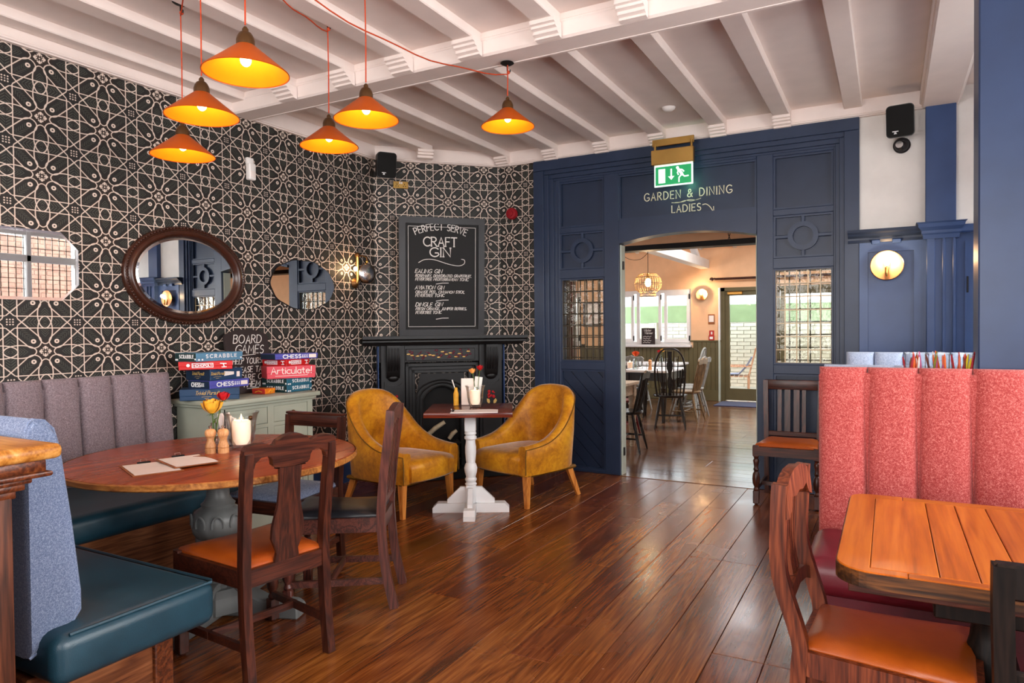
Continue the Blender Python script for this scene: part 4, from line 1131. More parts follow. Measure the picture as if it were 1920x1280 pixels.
# orange plank table
ptb = thing('plank_table', 'large orange plank table with a breadboard border and rounded corners', 'table', (.55, 2.33, 0))
def pbox(x0, x1, y0, y1, name, mat): MB().bx(x0-.55+.0012, x1-.55-.0012, y0-2.33+.0012, y1-2.33-.0012, .737, .78, .0022).build(name, MT[mat], ptb, 0)
x0, x1, y0, y1 = -.12, 1.25, 1.885, 2.765
r_ = .09
def border(pts): m = MB(); m.prism([(a-.55, b-2.33) for a, b in pts], .043, T(0, 0, .7585)); bmesh.ops.bevel(m.bm, geom=list(m.bm.edges), offset=.0022, segments=1, affect='EDGES'); return m
border(arc(x0+r_, y0+r_, r_, r_, 180, 270, 7)+[(x0+.16, y0), (x0+.16, y0+.035)] + [(x0+.078, y0+.035), (x0+.078, y1-.055), (x0+.16, y1-.055), (x0+.16, y1)]+arc(x0+.06, y1-.06, .06, .06, 90, 180, 5)).build('end_border', MT['orangewood'], ptb, 0)
pbox(x0+.16, x1, y0, y0+.035, 'edge_border', 'orangex'); pbox(x0+.16, x1, y1-.055, y1, 'edge_border', 'orangex')
xs = [x0+.078, .107, .19, .275, .45, .62, .80, .98, 1.17]
for a, b in zip(xs, xs[1:]): pbox(a, b, y0+.035, y1-.055, 'plank', 'orangewood')
pbox(1.17, x1, y0+.035, y1-.055, 'end_border', 'orangewood')
MB().bx(x0-.55+.03, x1-.55-.03, y0-2.33+.03, y1-2.33-.03, .715, .738, .002).build('under_board', MT['darkx'], ptb, 0)
ep = [(x0-.001, y1-.07)]+[(x0-.001, y0+r_)]+[(x0+r_+(r_+.001)*math.cos(R(180+90*i/8)), y0+r_+(r_+.001)*math.sin(R(180+90*i/8))) for i in range(1, 9)]+[(x1, y0-.001)]
MB().sweep([(a-.55, b-2.33, .7575) for a, b in ep], [(-.0015, -.019), (.0015, -.019), (.0015, .0185), (-.0015, .0185)]).build('worn_edge', MT['edgeworn'], ptb, 0, 'dark chipped edge of the top')
m = MB(); m.bx(-.45, .5, -.3, .3, .64, .718, .004); m.build('frieze', MT['blackwood'], ptb, 0)
for sx in (-.3, .42):
    m = MB(); m.lathe([(.05, .07), (.06, .12), (.04, .16), (.075, .28), (.08, .38), (.05, .5), (.045, .54), (.06, .58), (.06, .65)], 20, (sx, 0, 0)); m.build('leg', MT['blackwood'], ptb, 40)
    MB().bx(sx-.05, sx+.05, -.33, .33, 0, .075, .01).build('foot', MT['blackwood'], ptb, 0)

# channel-backed benches
def channel(w, h, dpt, mat, par, m4, name='channel', top=.03):
    """one upholstered channel: width w (X), height h (Z), bulging toward -Y"""
    rs = []
    US = [-1, -.97, -.92, -.84, -.6, -.2, .2, .6, .84, .92, .97, 1]; n = len(US)-1
    for z, ins in ((0, .0), (h*.04, .5), (h*.1, 1.0), (h*.5, 1.0), (h*.93, 1.0), (h*.975, .85), (h*.995, .45), (h, 0.0)):
        ring = []
        for i in range(n+1):
            u = US[i]; x = w/2*u
            b = dpt*(.25+.75*(1-abs(u)**7))*(.35+.65*ins)
            ring.append((x, -b, z))
        ring += [(w/2, dpt*.9, z), (-w/2, dpt*.9, z)]
        rs.append(ring)
    return MB().rings(rs, m=m4).build(name, mat, par, 60)
def cushion(x0, x1, y0, y1, z0, z1, mat, par, name='seat', r=.035, label=None):
    m = MB(); m.bx(x0, x1, y0, y1, z0, z1, r, 4)
    return m.build(name, MT[mat], par, 50, label)
bl = thing('corner_bench', 'L shaped bench with grey mauve channelled back and teal leather seats', 'bench', (-4.35, 1.0, 0))
o_ = V((-4.35, 1.0, 0))
def wl(x0, x1, y0, y1): return x0+4.35, x1+4.35, y0-1.0, y1-1.0
for k in range(9):
    yc = 2.985-.2*(k+.5)
    mm = T(.10, yc-1.0, .44) @ RY(R(-5)) @ RZ(R(90))
    channel(.198, .675, .055, MT['mauve'], bl, mm, 'back_channel')
MB().bx(.01, .07, .15, 1.975, .40, 1.06, .01).build('back_board', MT['mauve'], bl, 0)
cushion(*wl(-4.3, -3.50, 1.70, 2.93), .325, .475, 'teal', bl, 'seat', .05)
MB().bx(*wl(-4.34, -3.60, 1.72, 2.88), 0, .325, .004).build('plinth', MT['oakbase'], bl, 0)
# short return of the bench with the denim back
cushion(*wl(-4.3, -2.16, 1.12, 1.685), .315, .475, 'teal', bl, 'return_seat', .045)
MB().tube([(x+4.35, y-1.0, z) for x, y, z in [(-2.175, 1.17, .468), (-2.172, 1.665, .468), (-2.19, 1.678, .468), (-3.5, 1.678, .468)]], .006, 6).build('piping', MT['teal'], bl, 40)
MB().bx(*wl(-4.3, -2.32, 1.12, 1.58), 0, .315, .004).build('return_plinth', MT['oakbase'], bl, 0)
MB().bx(*wl(-2.335, -2.30, 1.53, 1.60), 0, .315, .004).build('plinth_post', MT['oakdark'], bl, 0)
pr = [(1.10, .40), (1.22, .46), (1.25, .50), (1.25, .56), (1.225, .80), (1.195, 1.03), (1.18, 1.09), (1.155, 1.118), (1.12, 1.125), (1.11, 1.115), (1.10, 1.09)]
m = MB(); nx_ = 12
rs = []
for x, k in ((-4.3, 1.0), (-2.29, 1.0), (-2.262, .985), (-2.25, .94)):
    cy_ = 1.15; cz_ = .8
    rs.append([(x+4.35, (cy_+(a-cy_)*k)-1.0, cz_+(b-cz_)*k) for a, b in pr])
m.rings(rs); m.build('denim_back', MT['denim'], bl, 45, 'blue denim back of the short return')
MB().tube([(-2.262+4.35, (1.15+(a-1.15)*.99)-1.0, .8+(b-.8)*.99) for a, b in pr], .005, 6).build('back_piping', MT['denim'], bl, 40)

# carved oak partition in the near left corner
ow_ = thing('wooden_partition', 'dark carved oak partition with a honey coloured ledge in the near left corner', 'partition', (-3.2, .95, 0))
def ob(x1, y1_, z0, z1, name, mat, bev=.006, seg=2, x0=-4.3, y0=.80): MB().bx(x0+3.2, x1+3.2, y0-.95, y1_-.012-.95, z0, z1, bev, seg).build(name, MT[mat], ow_, 30)
ob(-2.03, 1.10, 1.032, 1.075, 'ledge', 'oakledge', .017, 3)
for k, (dx, dy, z0, z1) in enumerate(((.012, .04, 1.0, 1.034), (.018, .055, .985, 1.002), (.024, .07, .972, .987), (.03, .085, .955, .974), (.036, .105, .935, .957))):
    ob(-2.03-dx, 1.10-dy, z0, z1, 'moulding', 'oakdark', .005)
ob(-2.065, .985, 0, .94, 'post', 'oakpost', .006); ob(-2.05, 1.0, 0, .18, 'post_base', 'oakpost', .006, 2, -2.32, .8)
MB().tube([(x+3.2, y-.95, .994) for x, y in ((-4.2, 1.055), (-2.038, 1.055), (-2.038, .80))], .007, 8).build('bead', MT['oakdark'], ow_, 40)

# coral bench
cb = thing('coral_bench', 'coral pink channelled bench with a burgundy leather seat', 'bench', (.5, 3.2, 0))
for k in range(8):
    xc = -.285+.199*(k+.5)
    mm = T(xc-.5, 3.475-3.2, .43) @ RX(R(-3))
    channel(.197, .765, .062, MT['coral'], cb, mm, 'back_channel')
MB().bx(-.785, .81, .27, .33, .1, 1.17, .012).build('back_board', MT['coral'], cb, 0)
cushion(-.80, .81, -.26, .27, .31, .465, 'burgundy', cb, 'seat', .06)
MB().bx(-.76, .80, -.19, .27, 0, .312, .004).build('plinth', MT['burgundy'], cb, 0)

# pale blue bench backs behind it
def pale(name, label, x0, x1, y, top, n, sz):
    t = thing(name, label, 'bench', ((x0+x1)/2, y, 0), 0, 'pale blue benches behind the coral bench'); w = (x1-x0)/n
    for k in range(n):
        mm = T(-(x1-x0)/2+w*(k+.5), 0, .42)
        channel(w-.003, top-.42, .06, MT['paleblue'], t, mm, 'back_channel')
    MB().bx(-(x1-x0)/2, (x1-x0)/2, .02, .08, 0, top-.02, .01).build('back_board', MT['paleblue'], t, 0)
    return t
t = pale('pale_blue_bench', 'pale blue bench with its channelled back rising above the rest near the wainscot', -.255, 1.6, 5.2, 1.205, 11, 0)
cushion(-.92, .92, -.52, .0, .32, .46, 'paleblue', t); MB().bx(-.9, .9, -.45, .0, 0, .32, .004).build('plinth', MT['blue'], t, 0)
t = pale('pale_blue_bench', 'pale blue bench back just behind the coral bench, only its top showing', -.30, 1.3, 3.95, 1.180, 5, 0)
cushion(-.78, .8, .05, .5, .32, .46, 'paleblue', t); MB().bx(-.76, .78, .05, .44, 0, .32, .004).build('plinth', MT['blue'], t, 0)

# mustard tub armchairs
def armchair(label, loc, face):
    t = thing('tub_armchair', label, 'armchair', (loc[0], loc[1], 0), rz_of(*face), 'mustard velvet armchairs by the fireplace')
    half = [(.315, .33, .485), (.325, .20, .495), (.33, .06, .525), (.325, -.08, .60), (.305, -.20, .72), (.26, -.29, .83), (.18, -.345, .885), (.09, -.368, .905), (0, -.375, .91)]
    full = half+[(-x, y, h) for x, y, h in reversed(half[:-1])]
    P = spline(full, 3); rs = []; edge = []
    n = len(P)
    for i, p in enumerate(P):
        tg = (P[min(i+1, n-1)]-P[max(i-1, 0)]); tg.z = 0; tg.normalize()
        nn = V((-tg.y, tg.x, 0))
        if nn.dot(V((p.x, p.y-.05, 0))) < 0: nn = -nn
        k = i/(n-1); th = .085
        e = .035 if i in (0, n-1) else 0
        o = V((p.x, p.y, 0)); q = o-nn*th; h = p.z
        fl_ = nn*.02*max(0, (h-.5)/.4)
        zb = .255
        rs.append([o+V((0, 0, zb))-nn*.015, o+V((0, 0, (zb+h)/2))+fl_*.4, o+fl_+V((0, 0, h-.03)), o+fl_-nn*.018+V((0, 0, h-.004)), o+fl_-nn*.045+V((0, 0, h)), q+fl_+V((0, 0, h-.012)),
                   q+fl_*.8-nn*.008+V((0, 0, h-.05)), q-nn*.012+V((0, 0, (zb+h)/2+.03)), q+V((0, 0, zb))])
        edge.append(o+fl_*1.05+V((0, 0, h-.026)))
    MB().rings(rs).build('tub_back', MT['mustard'], t, 70)
    fr = [edge[0]+V((0, .004, -.2)), edge[0]+V((0, .006, -.06))]
    MB().tube([(edge[0].x, edge[0].y+.006, .27), (edge[0].x, edge[0].y+.006, .40)]+[tuple(e) for e in edge]+[(edge[-1].x, edge[-1].y+.006, .40), (edge[-1].x, edge[-1].y+.006, .27)], .0045, 6).build('piping', MT['mustardpipe'], t, 40)
    # seat: deep sprung front
    pts = []
    for x, y in [(-.245, .35), (-.12, .372), (0, .378), (.12, .372), (.245, .35), (.25, .1), (.24, -.12), (.19, -.24), (.1, -.29), (0, -.30), (-.1, -.29), (-.19, -.24), (-.24, -.12), (-.25, .1)]: pts.append((x, y))
    rs = []
    for s_, z in ((.97, .262), (1.0, .275), (1.0, .36), (.985, .39), (.93, .41), (.8, .424), (.5, .432)):
        rs.append([(x*s_, .03+(y-.03)*s_, z-(.0 if y < .2 else 0)) for x, y in pts])
    MB().rings(rs).build('seat', MT['mustard'], t, 60)
    MB().bx(-.29, .29, -.30, .30, .235, .262, .01).build('under_frame', MT['mustardpipe'], t, 0)
    for sx in (-1, 1):
        MB().bar((sx*.275, .285, 0), (sx*.265, .275, .255), .03, .03, .05, .05).build('leg', MT['legoak'], t, 0)
        MB().bar((sx*.265, -.345, 0), (sx*.235, -.25, .255), .028, .03, .045, .05).build('leg', MT['legoak'], t, 0)
    return t
armchair('mustard velvet tub armchair left of the white pedestal table', (-3.37, 4.31), (.985, -.10))
armchair('mustard velvet tub armchair right of the white pedestal table, before the screen', (-2.625, 5.03), (-.28, -.96))

# sideboard
sb = thing('sideboard', 'sage painted sideboard with drawers under the board games', 'sideboard', (-4.10, 3.50, 0))
MB().bx(-.26, .25, -.465, .455, .887, .92, .008, 2).build('top', MT['sage'], sb, 30)
MB().bx(-.255, .225, -.44, .43, .865, .89, .006).build('cornice', MT['sage'], sb, 0)
MB().bx(-.25, .195, -.42, .41, .08, .868, .003).build('carcass', MT['sage'], sb, 0)
MB().bx(-.25, .20, -.425, .415, 0, .09, .004).build('plinth', MT['sage'], sb, 0)
m = MB()
for a, b in ((-.42, -.365), (-.025, .03), (.36, .41)): m.bx(.19, .205, a, b, .09, .866)
for a, b in ((.845, .866), (.70, .725), (.46, .48), (.09, .11)): m.bx(.19, .2045, -.42, .41, a, b)
m.build('face_frame', MT['sage'], sb, 0)
for a, b in ((-.362, -.028), (.033, .357)):
    for z0, z1 in ((.728, .842), (.483, .697)):
        d_ = MB().bx(.19, .2035, a, b, z0, z1, .003).build('drawer', MT['sage'], sb, 0)
        MB().lathe([(.006, 0), (.006, .012), (.016, .02), (.016, .028), (.008, .034)], 14, m=plane_m((.2035, (a+b)/2, (z0+z1)/2), (0, 1, 0), (0, 0, 1))).build('knob', MT['bronze'], d_, 40)
    for i in range(2):
        w = (b-a)/2; d_ = MB().bx(.19, .203, a+w*i+.002, a+w*(i+1)-.002, .112, .458, .003).build('door', MT['sage'], sb, 0)
        m = MB()
        for q in range(1, 3): m.bx(.2025, .2045, a+w*i+w*q/3-.002, a+w*i+w*q/3+.002, .13, .44)
        m.build('groove', MT['grey'], d_, 0)
        MB().lathe([(.005, 0), (.005, .01), (.013, .018), (.01, .028)], 12, m=plane_m((.203, a+w*i+w*(.85 if i == 0 else .15), .38), (0, 1, 0), (0, 0, 1))).build('knob', MT['bronze'], d_, 40)
# ------------------------------------------------------------------ pendant lamps
GP = 'orange cone pendant lamps on braided flex'
def point(name, loc, w, col, r=.03, par=None):
    d = bpy.data.lights.new(name, 'POINT'); d.energy = w; d.color = col; d.shadow_soft_size = r
    o = bpy.data.objects.new(name, d); COL.objects.link(o); o.location = loc
    if par: o.parent = par
    return o
def pendant(label, c, D=.325, tilt=0.0):
    """c: centre of the rim"""
    t = thing('pendant_lamp', label, 'lamp', c, 0, GP)
    hgt = D*.335; r1 = .034; Rr = D/2
    m = MB(); n = 48
    m.lathe([(r1-.003, hgt), (r1, hgt+.001), (Rr, .004), (Rr+.002, 0), (Rr-.001, -.001), (Rr-.003, .003)], n, cap=False)
    m.build('shade', MT['shadeout'], t, 30, recalc=True)
    MB().lathe([(Rr-.0032, .002), (r1-.004, hgt-.003)], n, cap=False).build('shade_lining', MT['shadein'], t, 60, label='yellow inner face of the shade')
    MB().lathe([(r1+.001, hgt-.006), (r1+.001, hgt+.02), (r1-.003, hgt+.034), (.023, hgt+.048), (.012, hgt+.055), (.012, hgt+.064), (.005, hgt+.074)], 20).build('lampholder', MT['socketcap'], t, 40)
    MB().ball((0, 0, hgt*.5), .022, 14, (1, 1, 1.25)).build('bulb', MT['bulb'], t, 60)
    zc = ZC-c[2]
    MB().tube([(0, 0, hgt+.08), (.003, 0, (hgt+zc)/2), (0, 0, zc-.02)], .0034, 6).build('flex', MT['cord'], t, 60)
    point('pendant_bulb_light', (0, 0, hgt*.16), 1.8, (1.0, .60, .26), .02, t)
    return t
PEND = {}
for k, lab, c in (('L1', 'highest and largest looking cone lamp of the cluster', (-2.21, 1.89, 2.39)),
                  ('L2', 'cone lamp just left of the highest, close above the lowest one', (-2.80, 2.14, 2.38)),
                  ('L3', 'lowest cone lamp, hanging from a ceiling hook by the papered wall', (-3.34, 2.43, 2.33)),
                  ('L4', 'cone lamp hanging from the middle ceiling hook', (-2.80, 2.97, 2.43)),
                  ('L5', 'cone lamp on a straight flex right beside the middle hook lamp', (-2.33, 2.74, 2.45)),
                  ('L6', 'solitary cone lamp hung from the main beam nearest the doorway', (-2.05, 3.72, 2.62))):
    PEND[k] = pendant(lab, c)
def hook(label, p, lamp_z):
    t = thing('ceiling_hook', label, 'hook', p, 0, 'black ceiling hooks for the pendant flexes')
    MB().lathe([(.0, 0), (.038, -.001), (.042, -.006), (.03, -.014), (.0, -.018)], 20).build('plate', MT['iron'], t, 40)
    MB().tube([(0, 0, -.015), (0, 0, -.05), (.008, 0, -.066), (.02, 0, -.06), (.02, 0, -.048)], .004, 6).build('hook', MT['iron'], t, 40)
    MB().ball((.008, 0, -.062), .011, 8).build('flex_knot', MT['cord'], t, 40)
hook('black hook plate holding the lowest cone lamp by the papered wall', (-3.34, 2.43, ZC), 2.3)
hook('black hook plate holding the middle cone lamp', (-2.80, 2.97, ZC), 2.4)
hook('black hook plate under the main beam holding the solitary cone lamp', (-2.05, 3.72, 3.012), 2.6)
RO = (-2.45, 1.85, ZC); RE = (-2.45, 1.85, ZC-.07)
def swag(label, a, b, sag):
    a = V(a); b = V(b); pts = []
    for i in range(19):
        u = i/18; p = a.lerp(b, u); p.z -= sag*4*u*(1-u)+.006*math.sin(u*23); pts.append(p)
    tag(MB().tube(pts, .0036, 6).build('swagged_flex', MT['cord'], None, 60), label, 'cable', 'orange flexes looped across the ceiling')
swag('orange flex drooping from the beam hook across to the ceiling rose', (-2.05, 3.72, 2.94), RE, .16)
swag('orange flex running from the middle hook to the ceiling rose', (-2.80, 2.97, ZC-.075), RE, .05)
swag('short orange flex from the left hook to the ceiling rose', (-3.34, 2.43, ZC-.075), RE, .03)
t = tag(MB().lathe([(0, -.03), (.05, -.026), (.06, 0)], 24, RO).lathe([(.012, -.07), (.012, -.02)], 10, RO).build('ceiling_rose', MT['iron'], None, 40), 'black ceiling rose gathering the orange flexes', 'ceiling rose')

# ------------------------------------------------------------------ mirrors on the papered wall
WM = lambda y, z, off=0: plane_m((XW+off, y, z), (0, 1, 0), (0, 0, 1))   # local x along +Y, y up, z out of the wall
def mirror_oct():
    y0, y1, z0, z1, c = 1.30, 2.437, 1.575, 1.985, .10
    t = thing('octagonal_mirror', 'frameless mirror with clipped corners reflecting a leaded window', 'mirror', (XW, 1.87, 1.78))
    def oc(i): return [(y0+c, z0+i), (y1-c, z0+i), (y1-i, z0+c), (y1-i, z1-c), (y1-c, z1-i), (y0+c, z1-i), (y0+i, z1-c), (y0+i, z0+c)]
    loc = lambda P: [(a-1.87, b-1.78) for a, b in P]
    m_ = plane_m((0, 0, 0), (0, 1, 0), (0, 0, 1))
    m = MB(); m.prism(loc(oc(.0)), .008, m_ @ T(0, 0, .008)); m.build('backing', MT['mirroredge'], t, 0)
    m = MB(); m.prism(loc(oc(.018)), .002, m_ @ T(0, 0, .0135)); m.build('mirror_glass', MT['mirror'], t, 0)
mirror_oct()
def mirror_oval(name, label, yc, zc, ro, ri, frame):
    t = thing(name, label, 'mirror', (XW, yc, zc)); m_ = plane_m((0, 0, 0), (0, 1, 0), (0, 0, 1)); n = 72
    el = lambda a, b: [(a*math.cos(2*PI*i/n), b*math.sin(2*PI*i/n)) for i in range(n)]
    tilt = 0
    if frame:
        rs = []
        for f, h in ((1.0, .0), (1.0, .022), (.985, .032), (.955, .036), (.93, .03), (.90, .030), (.86, .045), (.80, .048), (.74, .04), (.70, .026), (.69, .016), (.68, .0)):
            f2 = (1-f)/.31
            a = ro[0]+(ri[0]-ro[0])*f2; b = ro[1]+(ri[1]-ro[1])*f2
            rs.append([(x, y, h) for x, y in el(a, b)])
        m = MB(); m.rings(rs, True, False, m_); m.build('frame', MT['mirrorframe'], t, 50)
        m = MB(); a = ro[0]-(ro[0]-ri[0])*.16; b = ro[1]-(ro[1]-ri[1])*.16
        for i in range(110):
            q = 2*PI*i/110; p = m_ @ V((a*math.cos(q), b*math.sin(q), .036)); m.ball(p, .0078, 6)
        be = m.build('beading', MT['mirrorframe'], t, 60)
        m = MB(); m.rings([[(x, y, .012) for x, y in el(ri[0]+.004, ri[1]+.004)], [(x, y, .017) for x, y in el(ri[0]-.018, ri[1]-.018)]], True, False, m_); m.build('bevel', MT['mirroredge'], t, 0)
        m = MB(); m.prism(el(ri[0]-.018, ri[1]-.018), .002, m_ @ T(0, 0, .0165)); m.build('mirror_glass', MT['mirror'], t, 0)
    else:
        sc_ = [((ro[0]+.004*math.cos(10*2*PI*i/n))*math.cos(2*PI*i/n), (ro[1]+.004*math.cos(10*2*PI*i/n))*math.sin(2*PI*i/n)) for i in range(n)]
        m = MB(); m.prism(sc_, .012, m_ @ T(0, 0, .008)); m.build('backing', MT['boardframe'], t, 0)
        m = MB(); m.prism([(x*.985, y*.975) for x, y in sc_], .002, m_ @ T(0, 0, .015)); m.build('mirror_glass', MT['mirror'], t, 0)
mirror_oval('oval_mirror', 'large oval mirror in a dark beaded wooden frame', 3.187, 1.778, (.478, .345), (.392, .268), True)
mirror_oval('oval_mirror', 'smaller frameless oval mirror with a scalloped edge near the wall lamp', 4.285, 1.772, (.362, .21), None, False)
# movement sensor
t = thing('movement_sensor', 'white movement sensor box high on the papered wall', 'sensor', (XW, 3.735, 2.64))
MB().bx(0, .03, -.03, .03, .035, .085, .006, 2).build('bracket', MT['whiteplastic'], t, 30)
MB().bx(.005, .055, -.032, .032, -.09, .04, .012, 3).build('body', MT['whiteplastic'], t, 30)
MB().bx(.048, .058, -.024, .024, -.07, -.02, .004, 2).build('lens', MT['paper'], t, 30)
# wall lamp by the oval mirror
t = thing('wall_lamp', 'brass wall lamp with a hanging oval glass dish, glowing on the paper', 'lamp', (XW, 4.93, 1.95))
MB().lathe([(0, 0), (.045, .0), (.05, .01), (.03, .03), (.012, .04)], 20, m=plane_m((0, 0, -.13), (0, 1, 0), (0, 0, 1))).build('wall_boss', MT['bronze'], t, 40)
MB().tube([(.03, 0, -.13), (.04, 0, -.1), (.04, 0, .12)], .016, 12).build('stem', MT['brass'], t, 40)
MB().ball((.04, 0, .13), .026, 12).build('finial', MT['bronze'], t, 40)
MB().tube([(.04, 0, .125), (.06, .05, .128), (.075, .085, .115), (.078, .09, .085)], .006, 8).build('arm', MT['bronze'], t, 40)
MB().ball((.078, .09, .075), .014, 10).build('bead', MT['brass'], t, 40)
m = MB(); m.lathe([(.088, 0), (.092, .006), (.084, .014), (.05, .022), (0, .026)], 32, fn=None, m=plane_m((.07, .10, -.035), (.25, .97, 0), (0, 0, 1)))
m.build('rim_dish', MT['chrome'], t, 40)
m = MB(); m.tube([(V((.07, .10, -.035))+V((.25, .97, 0)).normalized()*.09*math.cos(2*PI*i/28)+V((0, 0, 1))*.09*math.sin(2*PI*i/28)) for i in range(28)], .006, 8, None, False, True); m.build('rim', MT['bronze'], t, 40)
MB().ball((.045, -.035, 0), .018, 12, (1, 1, 1.3)).build('bulb', MT['bulb'], t, 60)
point('wall_lamp_light', (.075, -.075, 0.0), 2.6, (1, .62, .30), .02, t)

# ------------------------------------------------------------------ loudspeakers, camera, sockets
def speaker(label, loc, face, tilt, w=.185, h=.235, d=.15):
    t = thing('loudspeaker', label, 'speaker', loc, rz_of(*face), 'small black wall speakers')
    mt = RX(R(-tilt))
    rs = []
    for y, k in ((-d/2, .72), (-d*.2, .92), (d*.25, 1.0), (d*.42, 1.0)): rs.append([(x*k, y, z*k) for x, z in rrect(w, h, .03, 5)])
    MB().rings(rs, m=mt).build('cabinet', MT['blacksatin'], t, 40)
    rs = [[(x*k, y, z*k) for x, z in rrect(w, h, .03, 5)] for y, k in ((d*.42, .97), (d*.49, .95), (d*.5, .90))]
    MB().rings(rs, m=mt).build('grille', MT['soot'], t, 40)
    m = MB(); put_text(m, 'JBL', .011, mt @ plane_m((.03, d*.501, -h*.36), (-1, 0, 0), (0, 0, 1)), 0, -.006, .0028, gap=.18)
    m.ribbon([[(-.018, .012), (.018, .012)]], .006, mt @ plane_m((.03, d*.501, -h*.36), (-1, 0, 0), (0, 0, 1)))
    m.build('badge', MT['whiteink'], t, 0)
    MB().bx(-.02, .02, -d/2-.05, -d/2+.02, -.02, .02, .005).build('bracket', MT['blacksatin'], t, 0)
p = PL+DT*.095+DN*.15
speaker('black wall speaker in the papered corner above the brass socket', (p.x, p.y, 2.94), (.80, -.55), 8)
speaker('black wall speaker on the white wall above the dome camera', (.078, YD-.14, 2.915), (-.12, -1), 10)
t = thing('dome_camera', 'small dark dome camera on the white wall under the speaker', 'camera', (.085, YD, 2.762))
m_ = plane_m((0, 0, 0), (1, 0, 0), (0, 0, 1))
MB().lathe([(0, 0), (.058, 0), (.06, .02), (.05, .032), (0, .034)], 28, m=m_).build('base', MT['boardframe'], t, 40)
MB().ball((-.008, -.035, -.005), .043, 20).build('dome', MT['boardframe'], t, 60)
MB().lathe([(.016, 0), (.026, 0), (.026, .008), (.016, .008)], 20, m=plane_m((-.016, -.072, -.004), (1, -.2, 0), (0, 0, 1))).build('lens_ring', MT['chrome'], t, 40)
MB().lathe([(0, 0), (.017, 0), (.015, .006), (0, .006)], 20, m=plane_m((-.016, -.072, -.004), (1, -.2, 0), (0, 0, 1))).build('lens', MT['soot'], t, 40)
p = PL+DT*.26+DN*0
t = thing('socket', 'brass double socket high on the chimney wall under the speaker', 'socket', (p.x, p.y, 2.795), math.atan2(DT.y, DT.x))
MB().bx(-.072, .072, -.012, 0, -.035, .035, .004, 2).build('plate', MT['brass'], t, 0)
for s in (-.036, .036):
    m = MB()
    for a, b in ((0, .005), (-.011, -.014), (.011, -.014)): m.bx(s+a-.003, s+a+.003, -.0135, -.011, b-.006, b+.006)
    m.build('socket_slots', MT['soot'], t, 0)
for s in (-.009, .009): MB().bx(s-.006, s+.006, -.016, -.011, .008, .028, .002).build('switch', MT['whiteplastic'], t, 0)
t = thing('alarm_sounder', 'red alarm sounder on the papered strip beside the screen', 'alarm', (-3.31, YD, 2.535))
MB().lathe([(0, 0), (.042, 0), (.042, .03), (.058, .032), (.06, .06), (.05, .075), (0, .08)], 28, m=m_).build('body', MT['red'], t, 40)
MB().lathe([(0, .078), (.03, .079), (.028, .088), (0, .09)], 20, m=m_).build('cap', MT['red'], t, 40)
t = tag(MB().lathe([(0, -.03), (.03, -.028), (.05, -.012), (.055, 0)], 28, (-1.56, 5.52, ZC)).build('smoke_detector', MT['whiteplastic'], None, 40), 'round white smoke detector on the ceiling between two joists', 'detector')

# brass disc wall light
def disc_light(label, loc, rad=.115, w=5.0):
    t = thing('disc_wall_light', label, 'lamp', loc, 0, 'disc shaped brass wall lights')
    MB().lathe([(0, 0), (.035, 0), (.035, .02), (.012, .026), (.012, .05)], 20, m=m_).build('wall_boss', MT['brass'], t, 40)
    MB().lathe([(0, .05), (rad*.6, .054), (rad*.95, .066), (rad, .072), (rad*.96, .076), (rad*.6, .064), (0, .060)], 40, m=m_).build('reflector_disc', MT['copper'], t, 50)
    MB().tube([(0, -.06, -.0), (0, -.075, -rad*.75), (0, -.10, -rad*.72), (0, -.105, -rad*.5)], .006, 8).build('arm', MT['brass'], t, 40)
    MB().lathe([(.008, -.02), (.013, 0), (.014, .04), (.012, .045)], 14, (0, -.105, -rad*.55)).build('lampholder', MT['brass'], t, 40)
    MB().ball((0, -.105, .02), .022, 12, (1, 1, 1.35)).build('bulb', MT['bulb'], t, 60)
    point('disc_light_bulb', (0, -.14, .03), w, (1, .66, .36), .02, t)
disc_light('brass disc wall light glowing on the blue wainscot', (-.015, YD-.03, 1.845))

# hanging exit sign
t = thing('exit_sign', 'lit green exit sign with a running figure under a brass box', 'sign', (-1.64, YD-.16, 2.70))
MB().bx(-.19, .175, -.01, .01, .27, .33, .003).build('bracket_plate', MT['brass'], t, 0)
for x in (-.165, .155): MB().lathe([(.012, 0), (.012, .06)], 10, (x, -.006, .235)).build('bracket_post', MT['brass'], t, 40)
MB().bx(-.195, .175, -.03, .03, .105, .235, .004).build('lamp_box', MT['brass'], t, 0)
MB().bx(-.175, .165, -.006, .006, -.085, .105, .004).build('acrylic_panel', MT['exitwhite'], t, 0)
MB().bx(-.162, .152, -.0085, -.0055, -.072, .088, .001).build('green_face', MT['exitgreen'], t, 0)
pm_ = plane_m((0, -.009, 0), (1, 0, 0), (0, 0, 1)); m = MB()
m.prism([(-.135, -.055), (-.075, -.055), (-.075, .068), (-.135, .068)], .002, pm_)
m.ribbon([[(-.022, .058), (-.022, -.005)]], .014, pm_); m.prism([(-.05, -.002), (.006, -.002), (-.022, -.034)], .002, pm_)
m.prism([(.033+.013*math.cos(i*.45), .066+.013*math.sin(i*.45)) for i in range(14)], .002, pm_)
m.ribbon([[(.042, .048), (.066, .018), (.072, .004)]], .024, pm_)
m.ribbon([[(.07, .006), (.094, -.014), (.126, -.012)], [(.066, .002), (.046, -.02), (.046, -.056)], [(.042, .05), (.072, .045), (.088, .03)], [(.046, .044), (.032, .024), (.04, .006)]], .012, pm_)
m.build('pictogram', MT['exitwhite'], t, 0)
point('exit_sign_glow', (.06, .06, -.02), .5, (.25, 1, .6), .03, t)

